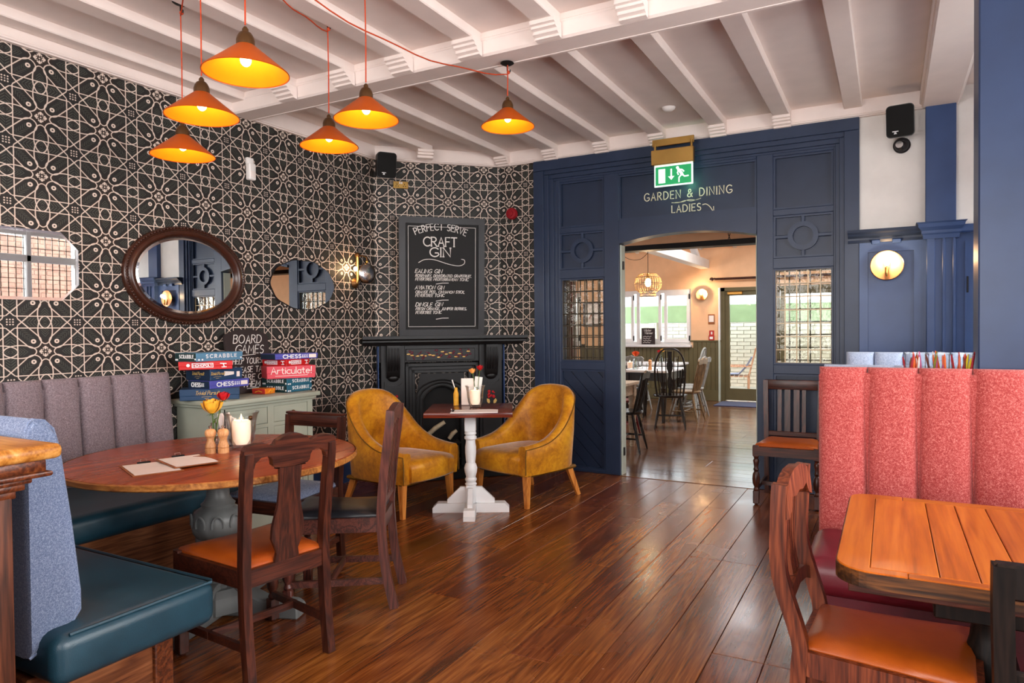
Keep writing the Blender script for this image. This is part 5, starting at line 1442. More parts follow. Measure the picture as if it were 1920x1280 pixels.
# ------------------------------------------------------------------ fireplace, built in the plane of the chimney wall (local x along the wall, y out of it)
ang = math.atan2(DT.y, DT.x)
fp = thing('fireplace', 'black painted fireplace surround with a cast iron arched insert and fruit tiles', 'fireplace', (PL.x, PL.y, 0), ang)
FM = lambda off, x=0, z=0: plane_m((x, -off, z), (1, 0, 0), (0, 0, 1))   # out of the wall = local -Y
def fbox(x0, x1, o0, o1, z0, z1, name, mat='black', bev=.004, seg=1, par=None, lab=None): return MB().bx(x0, x1, -o1, -o0, z0, z1, bev, seg).build(name, MT[mat], par or fp, 0, lab)
ms = [(.002, 0), (.17, 0), (.18, .02), (.20, .03), (.20, .045), (.23, .06), (.23, .088), (.002, .088)]
MB().rings([[V((x, -a, 1.237+b)) for a, b in ms] for x in (-.14, 1.475)]).build('mantel_shelf', MT['black'], fp, 0)
fbox(.02, 1.25, .002, .10, 1.07, 1.237, 'frieze')
for x0, x1 in ((.035, .265), (1.0, 1.235)):
    fbox(x0, x1, .002, .12, 0, 1.237, 'pilaster')
    cx = (x0+x1)/2
    fbox(x0-.01, x1+.01, .002, .135, 0, .16, 'pilaster_base')
    # corbel: scrolled bracket with flutes
    pr = [(.12, 1.235), (.20, 1.235), (.20, 1.15), (.195, 1.08), (.18, 1.03), (.17, 1.0), (.165, .96), (.145, .93), (.12, .92)]
    m = MB(); m.rings([[V((x, -a, z)) for a, z in pr] for x in (cx-.062, cx+.062)]); m.build('corbel', MT['black'], fp, 30)
    for q in (-.042, -.014, .014, .042):
        MB().tube([(cx+q, -.20, 1.21), (cx+q, -.202, 1.15), (cx+q, -.197, 1.08), (cx+q, -.182, 1.03), (cx+q, -.17, .995)], .008, 8).build('flute', MT['black'], fp, 50)
    MB().ball((cx, -.13, .925), .05, 14, (1.1, .5, .75)).build('corbel_drop', MT['black'], fp, 60)
    pp = [(cx-.085, .20), (cx+.085, .20), (cx+.085, .86)]+arc(cx, .89, .085, .05, 0, -180, 10)+[(cx-.085, .86)]
    m = MB(); m.prism(pp, .012, FM(.124)); m.build('panel', MT['black'], fp, 0)
    # painted rose motif
    g = MB(); rr = random.Random(int(cx*100)); 
    for k in range(11): g.ball((cx+rr.uniform(-.04, .04), -.133, .73+rr.uniform(-.035, .04)), rr.uniform(.008, .016), 8, (1, .4, 1))
    g.build('rose_relief', MT['petalred'], fp, 50)
    g = MB()
    for s in (-1, 1): g.prism([(0, 0), (.018, .02), (.02, .045), (0, .06), (-.012, .03)], .006, FM(.133, cx+s*.022, .64) @ RZ(s*-.4))
    g.build('leaf_relief', MT['gold'], fp, 0)
# painted fruit band
fbox(.275, .96, .10, .112, 1.085, 1.20, 'frieze_panel')
fr_ = MB(); fg = MB(); rr = random.Random(5)
for k in range(60):
    x = .30+.63*k/60+rr.uniform(-.008, .008); z = 1.14+.028*math.sin(k*.8)+rr.uniform(-.018, .018)
    if k % 4: fr_.ball((x, -.113, z), rr.uniform(.007, .013), 8, (1, .5, 1))
    else: fg.ball((x, -.113, z), .012, 8, (1.6, .4, .7), None)
fr_.build('fruit_relief', plain('plum_paint', '#5b2430', .5), fp, 50); fg.build('leaf_relief', MT['gold'], fp, 50)
# moulded inner frame
for k, (ins, o) in enumerate(((0, .10), (.035, .085), (.065, .07))):
    x0, x1, zt = .27+ins, 1.0-ins, 1.06-ins
    fbox(x0, x0+.035, .002, o, 0, zt, 'inner_moulding'); fbox(x1-.035, x1, .002, o, 0, zt, 'inner_moulding'); fbox(x0, x1, .002, o, zt-.035, zt, 'inner_moulding')
# cast iron plate with an arched opening
xa, xb = .375, .895; cx = (xa+xb)/2
ap = [(.445, .0), (.445, .70)]+[(.445+.38*i/12, .70+.13*math.sin(PI*i/12)**.7) for i in range(1, 12)]+[(.825, .70), (.825, 0)]
out_ = [(xa, 0), (xa, .72)]+[(xa+(xb-xa)*i/12, .955) for i in range(1, 12)]+[(xb, .72), (xb, 0)]
m = MB()
A = [[m.bm.verts.new(FM(o) @ V((x, z, 0))) for x, z in L] for o, L in ((.055, out_), (.055, ap), (.0, ap))]
for q in range(2):
    for i in range(len(ap)-1): m.bm.faces.new((A[q][i], A[q][i+1], A[q+1][i+1], A[q+1][i]))
m.build('iron_insert', MT['iron'], fp, 0)
for d_, o in ((0, .06), (.035, .058), (.065, .056)):
    P = [(x+(-d_ if x < cx else d_)*min(1, abs(x-cx)/.15), -o, z+d_*.9) for x, z in ap[1:-1]]
    P = [(P[0][0], -o, .1)]+P+[(P[-1][0], -o, .1)]
    MB().tube(P, .009, 6).build('arch_moulding', MT['iron'], fp, 50)
fbox(.44, .83, .001, .006, 0, .86, 'fire_back', 'soot')
for i in range(9):
    x = .47+i*.041; MB().bar((x, -.055, .10), (x, -.075, .26), .008, .008).build('grate_bar', MT['iron'], fp, 0)
fbox(.45, .82, .05, .08, .25, .27, 'grate_rail', 'iron'); fbox(.45, .82, .04, .07, .09, .11, 'grate_rail', 'iron')
for k in range(16):
    r0 = rr.uniform(.03, .05)
    m = MB(); bmesh.ops.create_icosphere(m.bm, subdivisions=1, radius=r0); 
    for v in m.bm.verts: v.co *= rr.uniform(.8, 1.15)
    m._x(list(m.bm.verts), T(.49+.30*(k % 8)/7, -.035, .17+.07*(k//8)+rr.uniform(0, .03))); m.build('coal', MT['coal'], fp, 0)
for a, b, r0 in (((.47, -.04, .33), (.66, -.05, .47), .022), ((.70, -.05, .30), (.78, -.045, .38), .02)): MB().tube([a, tuple((V(a)+V(b))/2+V((0, 0, .012))), b], [r0, r0*1.15, r0*.9], 10).build('log', MT['log'], fp, 40)
MB().bx(.0, 1.27, -.52, -.10, 0, .045, .006).build('hearth', MT['black'], fp, 0)
MB().bx(.02, 1.25, -.54, -.50, 0, .095, .008, 2).build('fender', MT['iron'], fp, 0)
for x in (.006, 1.252): fbox(x, x+.012, .001, .12, 0, 1.23, 'side_strip', 'blue')

# menu board standing on the mantel
s0, s1 = .212, 1.05
p = PL+DT*((s0+s1)/2)+DN*.125
gb = thing('menu_board', 'tall framed blackboard of gin drinks leaning on the mantel shelf', 'blackboard', (p.x, p.y, 1.325), ang)
w, h = s1-s0, 1.14
tl = RX(R(3.2))   # leans back to the wall
GM = lambda off: tl @ plane_m((0, -off, 0), (1, 0, 0), (0, 0, 1))
m = MB(); m.frame([(-w/2, 0), (w/2, 0), (w/2, h), (-w/2, h)], [(-w/2+.062, .062), (w/2-.062, .062), (w/2-.062, h-.062), (-w/2+.062, h-.062)], .03, GM(0)); m.build('frame', MT['boardframe'], gb, 0)
m = MB(); m.prism([(-w/2+.05, .05), (w/2-.05, .05), (w/2-.05, h-.05), (-w/2+.05, h-.05)], .008, GM(-.004)); m.build('slate', MT['board'], gb, 0)
a, b = w/2-.088, .088
m = MB(); m.frame([(-a, b), (a, b), (a, h-b), (-a, h-b)], [(-a+.004, b+.004), (a-.004, b+.004), (a-.004, h-b-.004), (-a+.004, h-b-.004)], .002, GM(.001)); m.build('chalk_border', MT['chalk'], gb, 0)
m = MB(); tm = GM(.0005)
# title on an arc
ls, w0 = text_lines('PERFECT SERVE', .062, gap=.22)
f = .50/w0
def arcp(x, y):
    u = x*f-.25; q = u/.62; return (-.015+(.62+y)*math.sin(q), .40+(.62+y)*math.cos(q))
m.ribbon([[arcp(x, y) for x, y in l] for l in ls], .008, tm)
fit_text(m, 'CRAFT', .085, tm, -.02, .865, .011, .325, gap=.16, serif=.05)
fit_text(m, 'GIN', .085, tm, -.02, .765, .011, .20, gap=.2, serif=.05)
m.ribbon([[(q.x, q.y) for q in spline([(-.23, .705, 0), (-.17, .735, 0), (-.08, .735, 0), (.06, .695, 0), (.16, .68, 0), (.215, .70, 0), (.22, .735, 0), (.19, .745, 0)], 5)]], .006, tm)
for txt, y, hh, ww, x0 in (('EALING GIN', .605, .036, .26, -.265), ('ROSEMARY, DEHYDRATED GRAPEFRUIT.', .568, .025, .55, -.262), ('FEVERTREE MEDITERRANEAN TONIC', .534, .026, .52, -.262),
                       ('AVIATION GIN', .448, .036, .28, -.265), ('ORANGE PEEL, CINNAMON STICK,', .412, .025, .48, -.262), ('FEVERTREE TONIC', .378, .026, .28, -.262),
                       ('DINGLE GIN', .285, .036, .26, -.262), ('FRESH ORANGE, JUNIPER BERRIES,', .25, .025, .50, -.26), ('FEVERTREE TONIC', .214, .026, .25, -.26)):
    fit_text(m, txt, hh, tm, x0+ww/2, y, .0045 if hh < .03 else .0055, ww, slant=.25, wob=.05, gap=.2)
for y in (.505, .34, .165): m.ribbon([[(-.06, y-.004), (0, y+.006), (.06, y+.007)]], .006, tm)
m.build('chalk_lettering', MT['chalk'], gb, 0, 'white chalk lettering listing gins')

# ------------------------------------------------------------------ on the sideboard
t = thing('chalkboard_sign', 'brown chalkboard with an arched top leaning behind the stacked games', 'blackboard', (-4.22, 3.63, .921), 0)
CM = RY(R(-10)) @ plane_m((0, 0, 0), (0, 1, 0), (0, 0, 1))
w, h = .40, .485
m = MB(); m.prism([(-w/2, 0), (w/2, 0), (w/2, h-.06)]+arc(w/2-.05, h-.06, .05, .03, 0, 60, 4)+arc(0, h-.06, .19, .06, 60, 120, 6)+arc(-w/2+.05, h-.06, .05, .03, 120, 180, 4), .018, CM)
m.build('slate', MT['boardwarm'], t, 0)
m = MB(); tm = CM @ T(0, 0, .0095)
for txt, y, hh, ww, x0 in (('BOARD', .375, .062, .26, .0), ('GAMES', .30, .062, .26, .005), ('HELP YOURSELF', .222, .042, .34, .01), ('PLEASE TAKE', .155, .042, .31, .0), ('CARE OF', .098, .042, .24, .0), ('THEM', .045, .042, .16, -.02)):
    fit_text(m, txt, hh, tm, x0, y, .006, ww, slant=.28, wob=.06, gap=.2)
m.ribbon([[(-.1, .283), (.06, .29)], [(-.06, .032), (.05, .036)]], .004, tm)
m.build('chalk_lettering', MT['chalk'], t, 0)

GB = 'boxed board games on the sideboard'
def game(label, corner, z, wl_, wr, h, rot, mat, dark=None, right=None, left=None, ink='whiteink', right2=None, inkr=None):
    """corner = the near vertical edge; wr = length of the face running away to the right, wl_ = length of the face running to the left"""
    t = thing('game_box', label, 'game box', (corner[0], corner[1], z), R(rot), GB)
    MB().bx(-wl_, 0, 0, wr, 0, h*.42, .0025).build('base', MT[mat], t, 0)
    MB().bx(-wl_-.0015, .0015, -.0015, wr+.0015, h*.40, h, .003, 2).build('lid', MT[mat], t, 0)
    if dark: MB().bx(-wl_+.003, -.003, -.0028, -.001, .002, h-.002).build('side_shade_label', MT[dark], t, 0)  # dark sheets paint shade onto the faces turned from the window
    rm = plane_m((.0016, wr/2, h/2), (0, 1, 0), (0, 0, 1)); lm = plane_m((-wl_/2, -.003, h/2), (1, 0, 0), (0, 0, 1))
    for fn, mm, ik in ((right, rm, inkr or ink), (left, lm, ink)):
        if fn:
            m = MB(); fn(m, mm); m.build('lettering', MT[ik], t, 0)
    if right2:
        m = MB(); right2[0](m, rm); m.build('label_art', MT[right2[1]], t, 0)
    return t
def dots(m, mm, x, y):
    for a in x: m.prism([(a-.006, y), (a+.006, y), (a+.006, y+.011), (a-.006, y+.011)], .001, mm)
def scr(wd):
    def f(m, mm): fit_text(m, 'SCRABBLE', .022, mm, .01, -.006, .005, wd*.66, gap=.5); dots(m, mm, (-wd*.45, -wd*.38), -.022); dots(m, mm, (wd*.46,), -.018)
    return f
def chess(wd):
    def f(m, mm):
        fit_text(m, 'CHESS', .026, mm, -wd*.12, -.013, .0065, wd*.42, gap=.22, serif=.08)
        for k in range(3): m.prism([(wd*(.12+.05*k), -.012), (wd*(.15+.05*k), -.012), (wd*(.14+.05*k), .005), (wd*(.15+.05*k), .012), (wd*(.125+.05*k), .012)], .001, mm)
    return f
def barcode(wd):
    def f(m, mm): m.prism([(wd*.28, -.014), (wd*.46, -.014), (wd*.46, .014), (wd*.28, .014)], .001, mm)
    return f
def mono(wd):
    def f(m, mm):
        ww = wd*.44
        m.frame([(-ww/2-.02, -.015), (ww/2-.02, -.015), (ww/2-.02, .016), (-ww/2-.02, .016)], [(-ww/2-.015, -.011), (ww/2-.025, -.011), (ww/2-.025, .012), (-ww/2-.015, .012)], .001, mm)
        fit_text(m, 'MONOPOLY', .015, mm, -.02, -.007, .004, ww*.86, gap=.2)
        m.ribbon([[(wd*.3, .012), (wd*.42, .01)], [(wd*.36, .008), (wd*.38, -.012)], [(wd*.33, -.013), (wd*.42, -.012)]], .006, mm)
        m.prism([(-wd*.36+.011*math.cos(k), .002+.011*math.sin(k)) for k in [i*.5 for i in range(13)]], .001, mm)
    return f
def triv(x, k=1.0):
    def f(m, mm):
        fit_text(m, 'Trivial', .022*k, mm, x-.033*k, -.002, .0028, .052*k, slant=.3, gap=.12); fit_text(m, 'Pursuit', .022*k, mm, x+.034*k, -.002, .0028, .062*k, slant=.3, gap=.12)
        m.ribbon([[(x-.03, -.016), (x, -.012), (x+.03, -.015)], [(x-.012, -.025), (x+.012, -.024)]], .002, mm)
    return f
# left stack
game('navy quiz game box with gold script, bottom of the left stack', (-4.14, 2.955), .922, .22, .37, .076, -40, 'navybox', None, triv(-.02, 1.2), None, 'goldink')
game('violet chess box with a shaded end, second from the bottom of the left stack', (-3.985, 3.07), .998, .21, .33, .054, 2, 'purplebox', 'navyshade', chess(.33), chess(.21), 'whiteink', (barcode(.33), 'paper'))
game('navy quiz game box with a pale label, middle of the left stack', (-4.005, 3.09), 1.052, .25, .26, .078, 0, 'navybox', 'navyshade', triv(-.075, .9), triv(0, 1.0), 'goldink', (lambda m, mm: (m.prism([(.0-.02, -.012), (.06, -.005), (.06, .014), (-.02, .02)], .001, mm), m.prism([(.082, -.022), (.108, -.022), (.108, .014), (.082, .014)], .001, mm)), 'paper'))
game('red property game box, second from the top of the left stack', (-4.11, 2.93), 1.130, .20, .33, .055, -36, 'redbox', None, mono(.30), None)
game('steel blue word game box on top of the left stack', (-3.99, 2.975), 1.185, .20, .385, .058, 3, 'steelbox', 'greenshade', scr(.385), scr(.2))
# right stack
game('teal word game box at the very bottom of the right stack', (-3.96, 3.72), .922, .25, .265, .052, 3, 'tealbox', 'greenshade', scr(.265), scr(.25))
game('teal word game box second from the bottom of the right stack', (-3.962, 3.722), .974, .25, .265, .052, 3, 'tealbox', 'greenshade', scr(.265), scr(.25))
game('pinkish red word guessing game box in the middle of the right stack', (-4.06, 3.62), 1.026, .19, .36, .094, -30, 'pinkbox', None,
     lambda m, mm: (fit_text(m, 'Articulate!', .05, mm, 0, -.012, .0055, .30, gap=.14), m.ribbon([[(-.12, -.028), (.12, -.026)]], .003, mm)), None, 'paper')
game('red property game box second from the top of the right stack', (-3.965, 3.72), 1.120, .24, .245, .05, 3, 'redbox', None, mono(.245), mono(.24))
game('violet chess box on top of the right stack', (-3.99, 3.64), 1.170, .20, .37, .042, -10, 'purplebox', 'navyshade', chess(.37), None, 'whiteink', (barcode(.37), 'paper'))
t = game('small orange card box lying flat in front of the chalkboard', (-4.0, 3.55), .922, .12, .105, .04, 8, 'orangebox', 'redsign', lambda m, mm: m.ribbon([[(-.02, -.008), (0, .01), (.02, -.006)], [(.01, -.01), (.035, .01)]], .006, mm), lambda m, mm: m.ribbon([[(-.03, -.006), (.0, .004), (.03, -.004)]], .005, mm), 'petalyellow')
# ------------------------------------------------------------------ table things
def mill(label, p):
    t = thing('pepper_mill', label, 'mill', p, 0, 'turned wooden mills on the round table')
    MB().lathe([(.0, 0), (.026, 0), (.0265, .02), (.0265, .022), (.024, .024), (.0245, .028), (.0265, .03), (.026, .036), (.018, .058), (.0165, .066), (.019, .076), (.0235, .084)], 28).build('body', MT['mill'], t, 40)
    MB().lathe([(.0235, .085), (.026, .093), (.0265, .102), (.024, .112), (.016, .119), (.0, .121)], 28).build('head', MT['mill'], t, 50)
    MB().lathe([(.006, .119), (.006, .126), (.008, .129), (.008, .134), (.004, .137), (0, .137)], 12).build('knob', MT['chrome'], t, 40)
mill('left of the pair of turned wooden mills, nearest the clipboards', (-2.955, 2.275, .78)); mill('right of the pair of turned wooden mills, touching the candle glass', (-2.905, 2.31, .78))
def candle(label, p, k=1.0, ch=.105, lean=0):
    t = thing('candle_glass', label, 'candle', p, 0, 'lit candles in flared glasses')
    o = [(.0, .004), (.042, .004), (.046, .008), (.046, .016), (.05, .024), (.06, .05), (.066, .09), (.069, .13), (.076, .165), (.084, .182)]
    i = [(.081, .182), (.073, .165), (.066, .13), (.063, .09), (.057, .05), (.045, .028), (.0, .026)]
    MB().lathe([(a*k, b*k) for a, b in [(0, 0), (.046, 0)]+o[1:]+i], 40, cap=False).build('glass', MT['glass'], t, 50)
    c = MB(); c.lathe([(0, .027), (.042, .027), (.043, .05), (.043, .027+ch*.9), (.041, .027+ch*.97), (.034, .027+ch), (.02, .024+ch*.94), (0, .024+ch*.92)], 28, fn=lambda r, z, a: r, m=Matrix.Scale(k, 4))
    w = c.build('candle', MT['wax'], t, 50)
    MB().lathe([(.0015, (.024+ch*.9)*k), (.0015, (.03+ch)*k)], 6).build('wick', MT['soot'], w, 0)
    MB().lathe([(0, (.026+ch)*k), (.005, (.034+ch)*k), (.004, (.044+ch)*k), (0, (.058+ch)*k)], 10).build('flame', MT['flame'], w, 60)
    point('candle_light', (0, 0, (.05+ch)*k), .28, (1, .6, .28), .012, t)
candle('stout candle in a flared glass beside the mills on the round table', (-2.905, 2.42, .78), 1.05, .115)
candle('candle in a flared glass on the white pedestal table', (-2.77, 4.47, .7855), .93, .115)
def rose(par, c, r, mat, name='bloom'):
    m = MB(); rr = random.Random(int(abs(c[0]*1000))+int(r*1e4))
    for layer, (k, n, hh, op) in enumerate(((.35, 3, .95, .1), (.6, 4, .9, .25), (.85, 5, .75, .5), (1.05, 5, .55, .95))):
        for i in range(n):
            a0 = 2*PI*i/n+layer*.6; rs = []
            for q in range(5):
                z = -r*.75+q/4*r*(hh+.75); s_ = k*r*(.35+.65*math.sin(PI*.5*min(1, q/2.5)))+op*r*.35*max(0, q/4-.4)
                rs.append([(c[0]+s_*math.cos(a0+w), c[1]+s_*math.sin(a0+w), c[2]+z-abs(w)*r*.12*(q/4)) for w in [x*(.95/n*2) for x in (-1, -.5, 0, .5, 1)]])
            m.rings(rs, False, False)
    b = m.build(name, MT[mat], par, 60, None, recalc=False); return b
def posy(label, p, hgt, blooms, bottle=True):
    t = thing('rose_vase', label, 'flowers', p, 0)
    if bottle: MB().lathe([(0, 0), (.03, 0), (.033, .006), (.033, .06), (.03, .075), (.016, .10), (.0135, .115), (.0135, .135), (.016, .138), (.0135, .141), (.012, .138), (.012, .1), (.028, .07), (.03, .008), (0, .006)], 28, cap=False).build('bottle', MT['bottleglass'], t, 50)
    for (x, y, z, r, mt) in blooms:
        MB().tube(spline([(0, 0, .02), (x*.2, y*.2, hgt*.4), (x*.7, y*.7, z*.8), (x, y, z-r*.6)], 5), .0028, 6).build('stem', MT['stem'], t, 50)
        b = rose(t, (x, y, z), r, mt)
        m = MB()
        for k in range(5):
            a = 2*PI*k/5; m.prism([(0, -.004), (r*.7, 0), (0, .004)], .001, T(x, y, z-r*.72) @ RZ(a) @ RY(.5))
        m.build('sepals', MT['stem'], b, 0)
    for k, (x, y, z) in enumerate(((.016, -.012, hgt*.62), (-.014, .01, hgt*.55), (.0, .016, hgt*.68))):
        m = MB(); m.prism([(0, 0), (.014, .007), (.034, 0), (.014, -.007)], .001, T(x*.4, y*.4, z) @ RZ(k*2.2) @ RY(-.5)); m.build('leaf', MT['stem'], t, 0)
    return t
posy('small glass bottle with one yellow and one red rose on the round table', (-3.0, 2.33, .78), .25, ((.008, -.015, .225, .043, 'petalyellow'), (.05, .02, .275, .026, 'petalred')))
def napkin_jar(label, p, amber=False):
    t = thing('napkin_jar', label, 'jar', p)
    MB().lathe([(0, 0), (.036, 0), (.038, .01), (.038, .10), (.036, .10), (.036, .012), (0, .008)], 28, cap=False).build('jar', MT['glass'], t, 50)
    for k, (x, y, z, a) in enumerate(((-.03, .0, .17, -.3), (-.01, .012, .175, -.12), (.022, -.004, .165, .25), (.03, .012, .15, .35))):
        m = MB(); m.bar((x*.3, y, .01), (x*1.3, y*1.3, z), .022, .012, .034, .016); m.build('napkin', MT['paper'], t, 0)
    MB().tube([(.012, -.012, .01), (.03, -.03, .195)], .0035, 6).build('pencil', MT['soot'], t, 40)
napkin_jar('glass jar of folded napkins and a pencil behind the mills on the round table', (-3.06, 2.45, .78))
def clipboard(label, p, rz, w=.22, l=.315, mat='card'):
    t = thing('menu_clipboard', label, 'clipboard', p, rz, 'menu clipboards on the tables')
    MB().box((0, 0, .002), (w, l, .004), .0012).build('board', MT[mat], t, 0)
    m = MB(); rs = []
    for i in range(7):
        y = -l*.47+l*.9*i/6; rs.append([(-w*.45, y, .0045), (w*.45, y, .0045+.002*math.sin(i)), (w*.45, y, .0055+.002*math.sin(i)), (-w*.45, y, .0055)])
    m.rings(rs); m.build('sheet', MT['paper'], t, 0)
    MB().box((0, l*.46, .007), (.055, .016, .009), .002).build('clip', MT['soot'], t, 0)
    MB().tube([(-.012, l*.48, .008), (-.012, l*.50, .02), (.012, l*.50, .02), (.012, l*.48, .008)], .0015, 5).build('clip_wire', MT['chrome'], t, 40)
clipboard('menu clipboard lying lowest at the near edge of the round table', (-2.86, 1.895, .78), R(68), .20, .30)
clipboard('menu clipboard overlapping the other one, nearer the mills', (-2.83, 2.055, .788), R(72), .20, .28)
clipboard('pale menu board lying on the small mahogany topped table', (-2.64, 4.25, .786), R(119), .19, .34, 'paper')
posy('tiny vase with an orange and a red rose on the small mahogany topped table', (-2.85, 4.62, .7855), .2, ((-.03, -.01, .27, .024, 'petalpeach'), (.03, .01, .295, .024, 'petalred')))
t = thing('napkin_holder', 'upright napkins and condiments behind the candle on the small table', 'napkins', (-2.92, 4.60, .787), R(29))
MB().bx(-.05, .05, -.004, .004, 0, .21, .002).build('menu_card', MT['paper'], t, 0)
MB().bar((.06, .01, 0), (.09, .02, .22), .06, .004).build('napkin', MT['whiteplastic'], t, 0)
MB().lathe([(0, 0), (.02, 0), (.021, .09), (.012, .12), (.012, .14), (0, .14)], 16, (-.09, -.02, 0)).build('sauce_bottle', MT['petalyellow'], t, 40)
MB().tube([(-.075, 0, .05), (-.12, -.01, .2)], .005, 6).build('straw', MT['whiteplastic'], t, 40)

# ledge with jars of crayons behind the coral bench
t = tag(MB().bx(-.29, .335, 3.575, 3.85, 1.07, 1.10, .006, 2).bx(-.27, .32, 3.575, 3.83, 0, 1.07).build('booth_ledge', MT['bluedeep'], None, 0), 'narrow ledge behind the coral bench holding the crayon jars', 'ledge')
cols = [('red', '#b3202c'), ('orange', '#e2601c'), ('pink', '#c8588a'), ('yellow', '#d9c22a'), ('white', '#e6ded8'), ('brown', '#7a4030'), ('olive', '#7f7a2a'), ('coral', '#dd6a4a')]
CM_ = {n: plain(n+'_crayon_wax', c, .5, var=.03) for n, c in cols}
def crayon_mesh():
    m = MB(); m.lathe([(0, 0), (.0042, 0), (.0042, .078), (.0034, .08), (.0034, .083), (.0016, .093), (0, .094)], 8); return m
cr0 = {}
rr = random.Random(11)
for j, (jx, jl, pal) in enumerate(((.105, 'left', ['red', 'orange', 'white', 'pink', 'brown', 'coral', 'orange', 'white', 'red', 'brown', 'orange', 'coral']), (.197, 'middle', ['olive', 'orange', 'pink', 'orange', 'brown', 'pink', 'orange', 'coral', 'red', 'white', 'olive', 'orange']),
                             (.287, 'right', ['red', 'coral', 'yellow', 'red', 'orange', 'red', 'yellow', 'brown', 'coral', 'red', 'orange', 'pink']))):
    t = thing('crayon_jar', f'square glass jar of crayons, the {jl} one of three behind the coral bench', 'jar', (jx, 3.66, 1.10), 0, 'glass jars of crayons on the ledge')
    rs = [[(x, y, z) for x, y in rrect(.084*k, .084*k, .012, 3)] for z, k in ((0, .96), (.004, 1), (.145, 1), (.148, 1.06), (.156, 1.06), (.156, .98), (.006, .94))]
    MB().rings(rs, True, False).build('jar', MT['glass'], t, 40)
    m = MB(); rs = [[(x, y, z) for x, y in rrect(.084*k, .084*k, .012, 3)] for z, k in ((.147, 1.04), (.149, 1.09), (.157, 1.09), (.159, 1.04))]; m.rings(rs, True, False); m.build('rim', MT['glass'], t, 40)
    for i, cn in enumerate(pal):
        gx, gy = (i % 4-1.5)*.017, (i//4-1)*.02
        nm = f"{cn} crayon in the {jl} jar, {['first', 'second', 'third', 'fourth'][i % 4]} from left in its {['front', 'middle', 'back'][i//4]} row"
        if cn not in cr0: o = crayon_mesh().build('crayon', CM_[cn], None, 40); cr0[cn] = o.data
        else: o = bpy.data.objects.new('crayon', cr0[cn]); COL.objects.link(o)
        o.location = (jx+gx, 3.66+gy, 1.108+.046*(i % 3 == 0)*.3+rr.uniform(.0, .02)); o.rotation_euler = (rr.uniform(-.16, .16), rr.uniform(-.2, .2), 0); o.scale = (1.15, 1.15, 1.35)
        tag(o, nm, 'crayon', f'crayons in the {jl} jar')

# ------------------------------------------------------------------ dining room furniture
def windsor(label, loc, face, mat='windsor', style='hoop', sh=.455, top=1.06, wd=.42, group='windsor chairs in the dining room'):
    t = thing('windsor_chair', label, 'chair', (loc[0], loc[1], 0), rz_of(*face), group)
    M_ = MT[mat]
    sp_ = [(x*wd/2*1.02, y*.21-.0) for x, y in [(math.cos(a)*(1.0 if math.sin(a) > 0 else .9), math.sin(a)) for a in [2*PI*i/28 for i in range(28)]]]
    rs = [[(x*k, y*k, z) for x, y in sp_] for z, k in ((sh-.035, .86), (sh-.028, .96), (sh-.012, 1.0), (sh, .98), (sh-.004, .6))]
    MB().rings(rs).build('seat', M_, t, 40)
    for sx in (-1, 1):
        for sy in (-1, 1):
            a = V((sx*.13, sy*.12, sh-.03)); b = V((sx*.205, sy*.215, 0)); d_ = b-a
            pr = [(0, .015), (.2, .017), (.35, .021), (.42, .015), (.45, .019), (.7, .017), (.85, .013), (1, .011)]
            MB().tube([a+d_*u for u, _ in pr], [r_ for _, r_ in pr], 10).build('leg', M_, t, 50)
        MB().tube([(sx*.178, .173, .16), (sx*.178, 0, .165), (sx*.178, -.173, .16)], [.009, .013, .009], 8).build('stretcher', M_, t, 50)
    MB().tube([(-.178, 0, .165), (0, 0, .165), (.178, 0, .165)], [.009, .013, .009], 8).build('stretcher', M_, t, 50)
    yb = -.165
    if style == 'hoop':
        H = top-sh; hw = wd/2-.03
        path = [(-hw*.86, yb+.03, sh-.02), (-hw*.98, yb-.0, sh+H*.3), (-hw, yb-.03, sh+H*.55), (-hw*.86, yb-.06, sh+H*.8), (-hw*.5, yb-.08, sh+H*.96), (0, yb-.085, top), (hw*.5, yb-.08, sh+H*.96), (hw*.86, yb-.06, sh+H*.8), (hw, yb-.03, sh+H*.55), (hw*.98, yb, sh+H*.3), (hw*.86, yb+.03, sh-.02)]
        P = spline(path, 4); MB().tube(P, .013, 8).build('hoop', M_, t, 60)
        for k in (-3, -2, -1, 1, 2, 3):
            x0 = k*.044; x1 = k*.056
            zz = sh+H*math.sqrt(max(.05, 1-abs(x1/hw)**2.4))*.98
            MB().tube([(x0, yb+.03, sh-.01), (x1, yb-.085*(zz-sh)/H, zz)], [.009, .0075], 6).build('spindle', M_, t, 50)
        ol = [(.022, 0), (.02, .10), (.034, .16), (.036, .22), (.018, .28), (.022, .33), (.04, .38), (.042, .44), (.024, .52), (.03, H-.02)]
        m = MB(); m.prism(ol+[(-a, b) for a, b in reversed(ol)], .01, plane_m((0, yb+.025, sh-.01), (1, 0, 0), (0, -.17, 1))); m.build('splat', M_, t, 20)
    else:
        H = top-sh; hw = wd/2-.03
        for s in (-1, 1):
            MB().tube([(s*hw*.85, yb+.03, sh-.02), (s*hw*.95, yb-.02, sh+H*.4), (s*hw*1.05, yb-.075, top-.03)], [.014, .018, .013], 10).build('back_post', M_, t, 50)
        for k in (-2, -1, 0, 1, 2): MB().tube([(k*.05, yb+.03, sh-.01), (k*.058, yb-.07, top-.06)], [.0085, .008], 6).build('spindle', M_, t, 50)
        pts = [(-hw*1.18, -.05), (-hw*1.22, .0), (-hw*1.0, .03), (-hw*.55, .02), (0, .045), (hw*.55, .02), (hw*1.0, .03), (hw*1.22, 0), (hw*1.18, -.05), (hw*.6, -.05), (0, -.04), (-hw*.6, -.05)]
        m = MB(); m.prism(pts, .022, plane_m((0, yb-.078, top-.035), (1, 0, 0), (0, -.17, 1))); m.build('crest_rail', M_, t, 30)
    return t
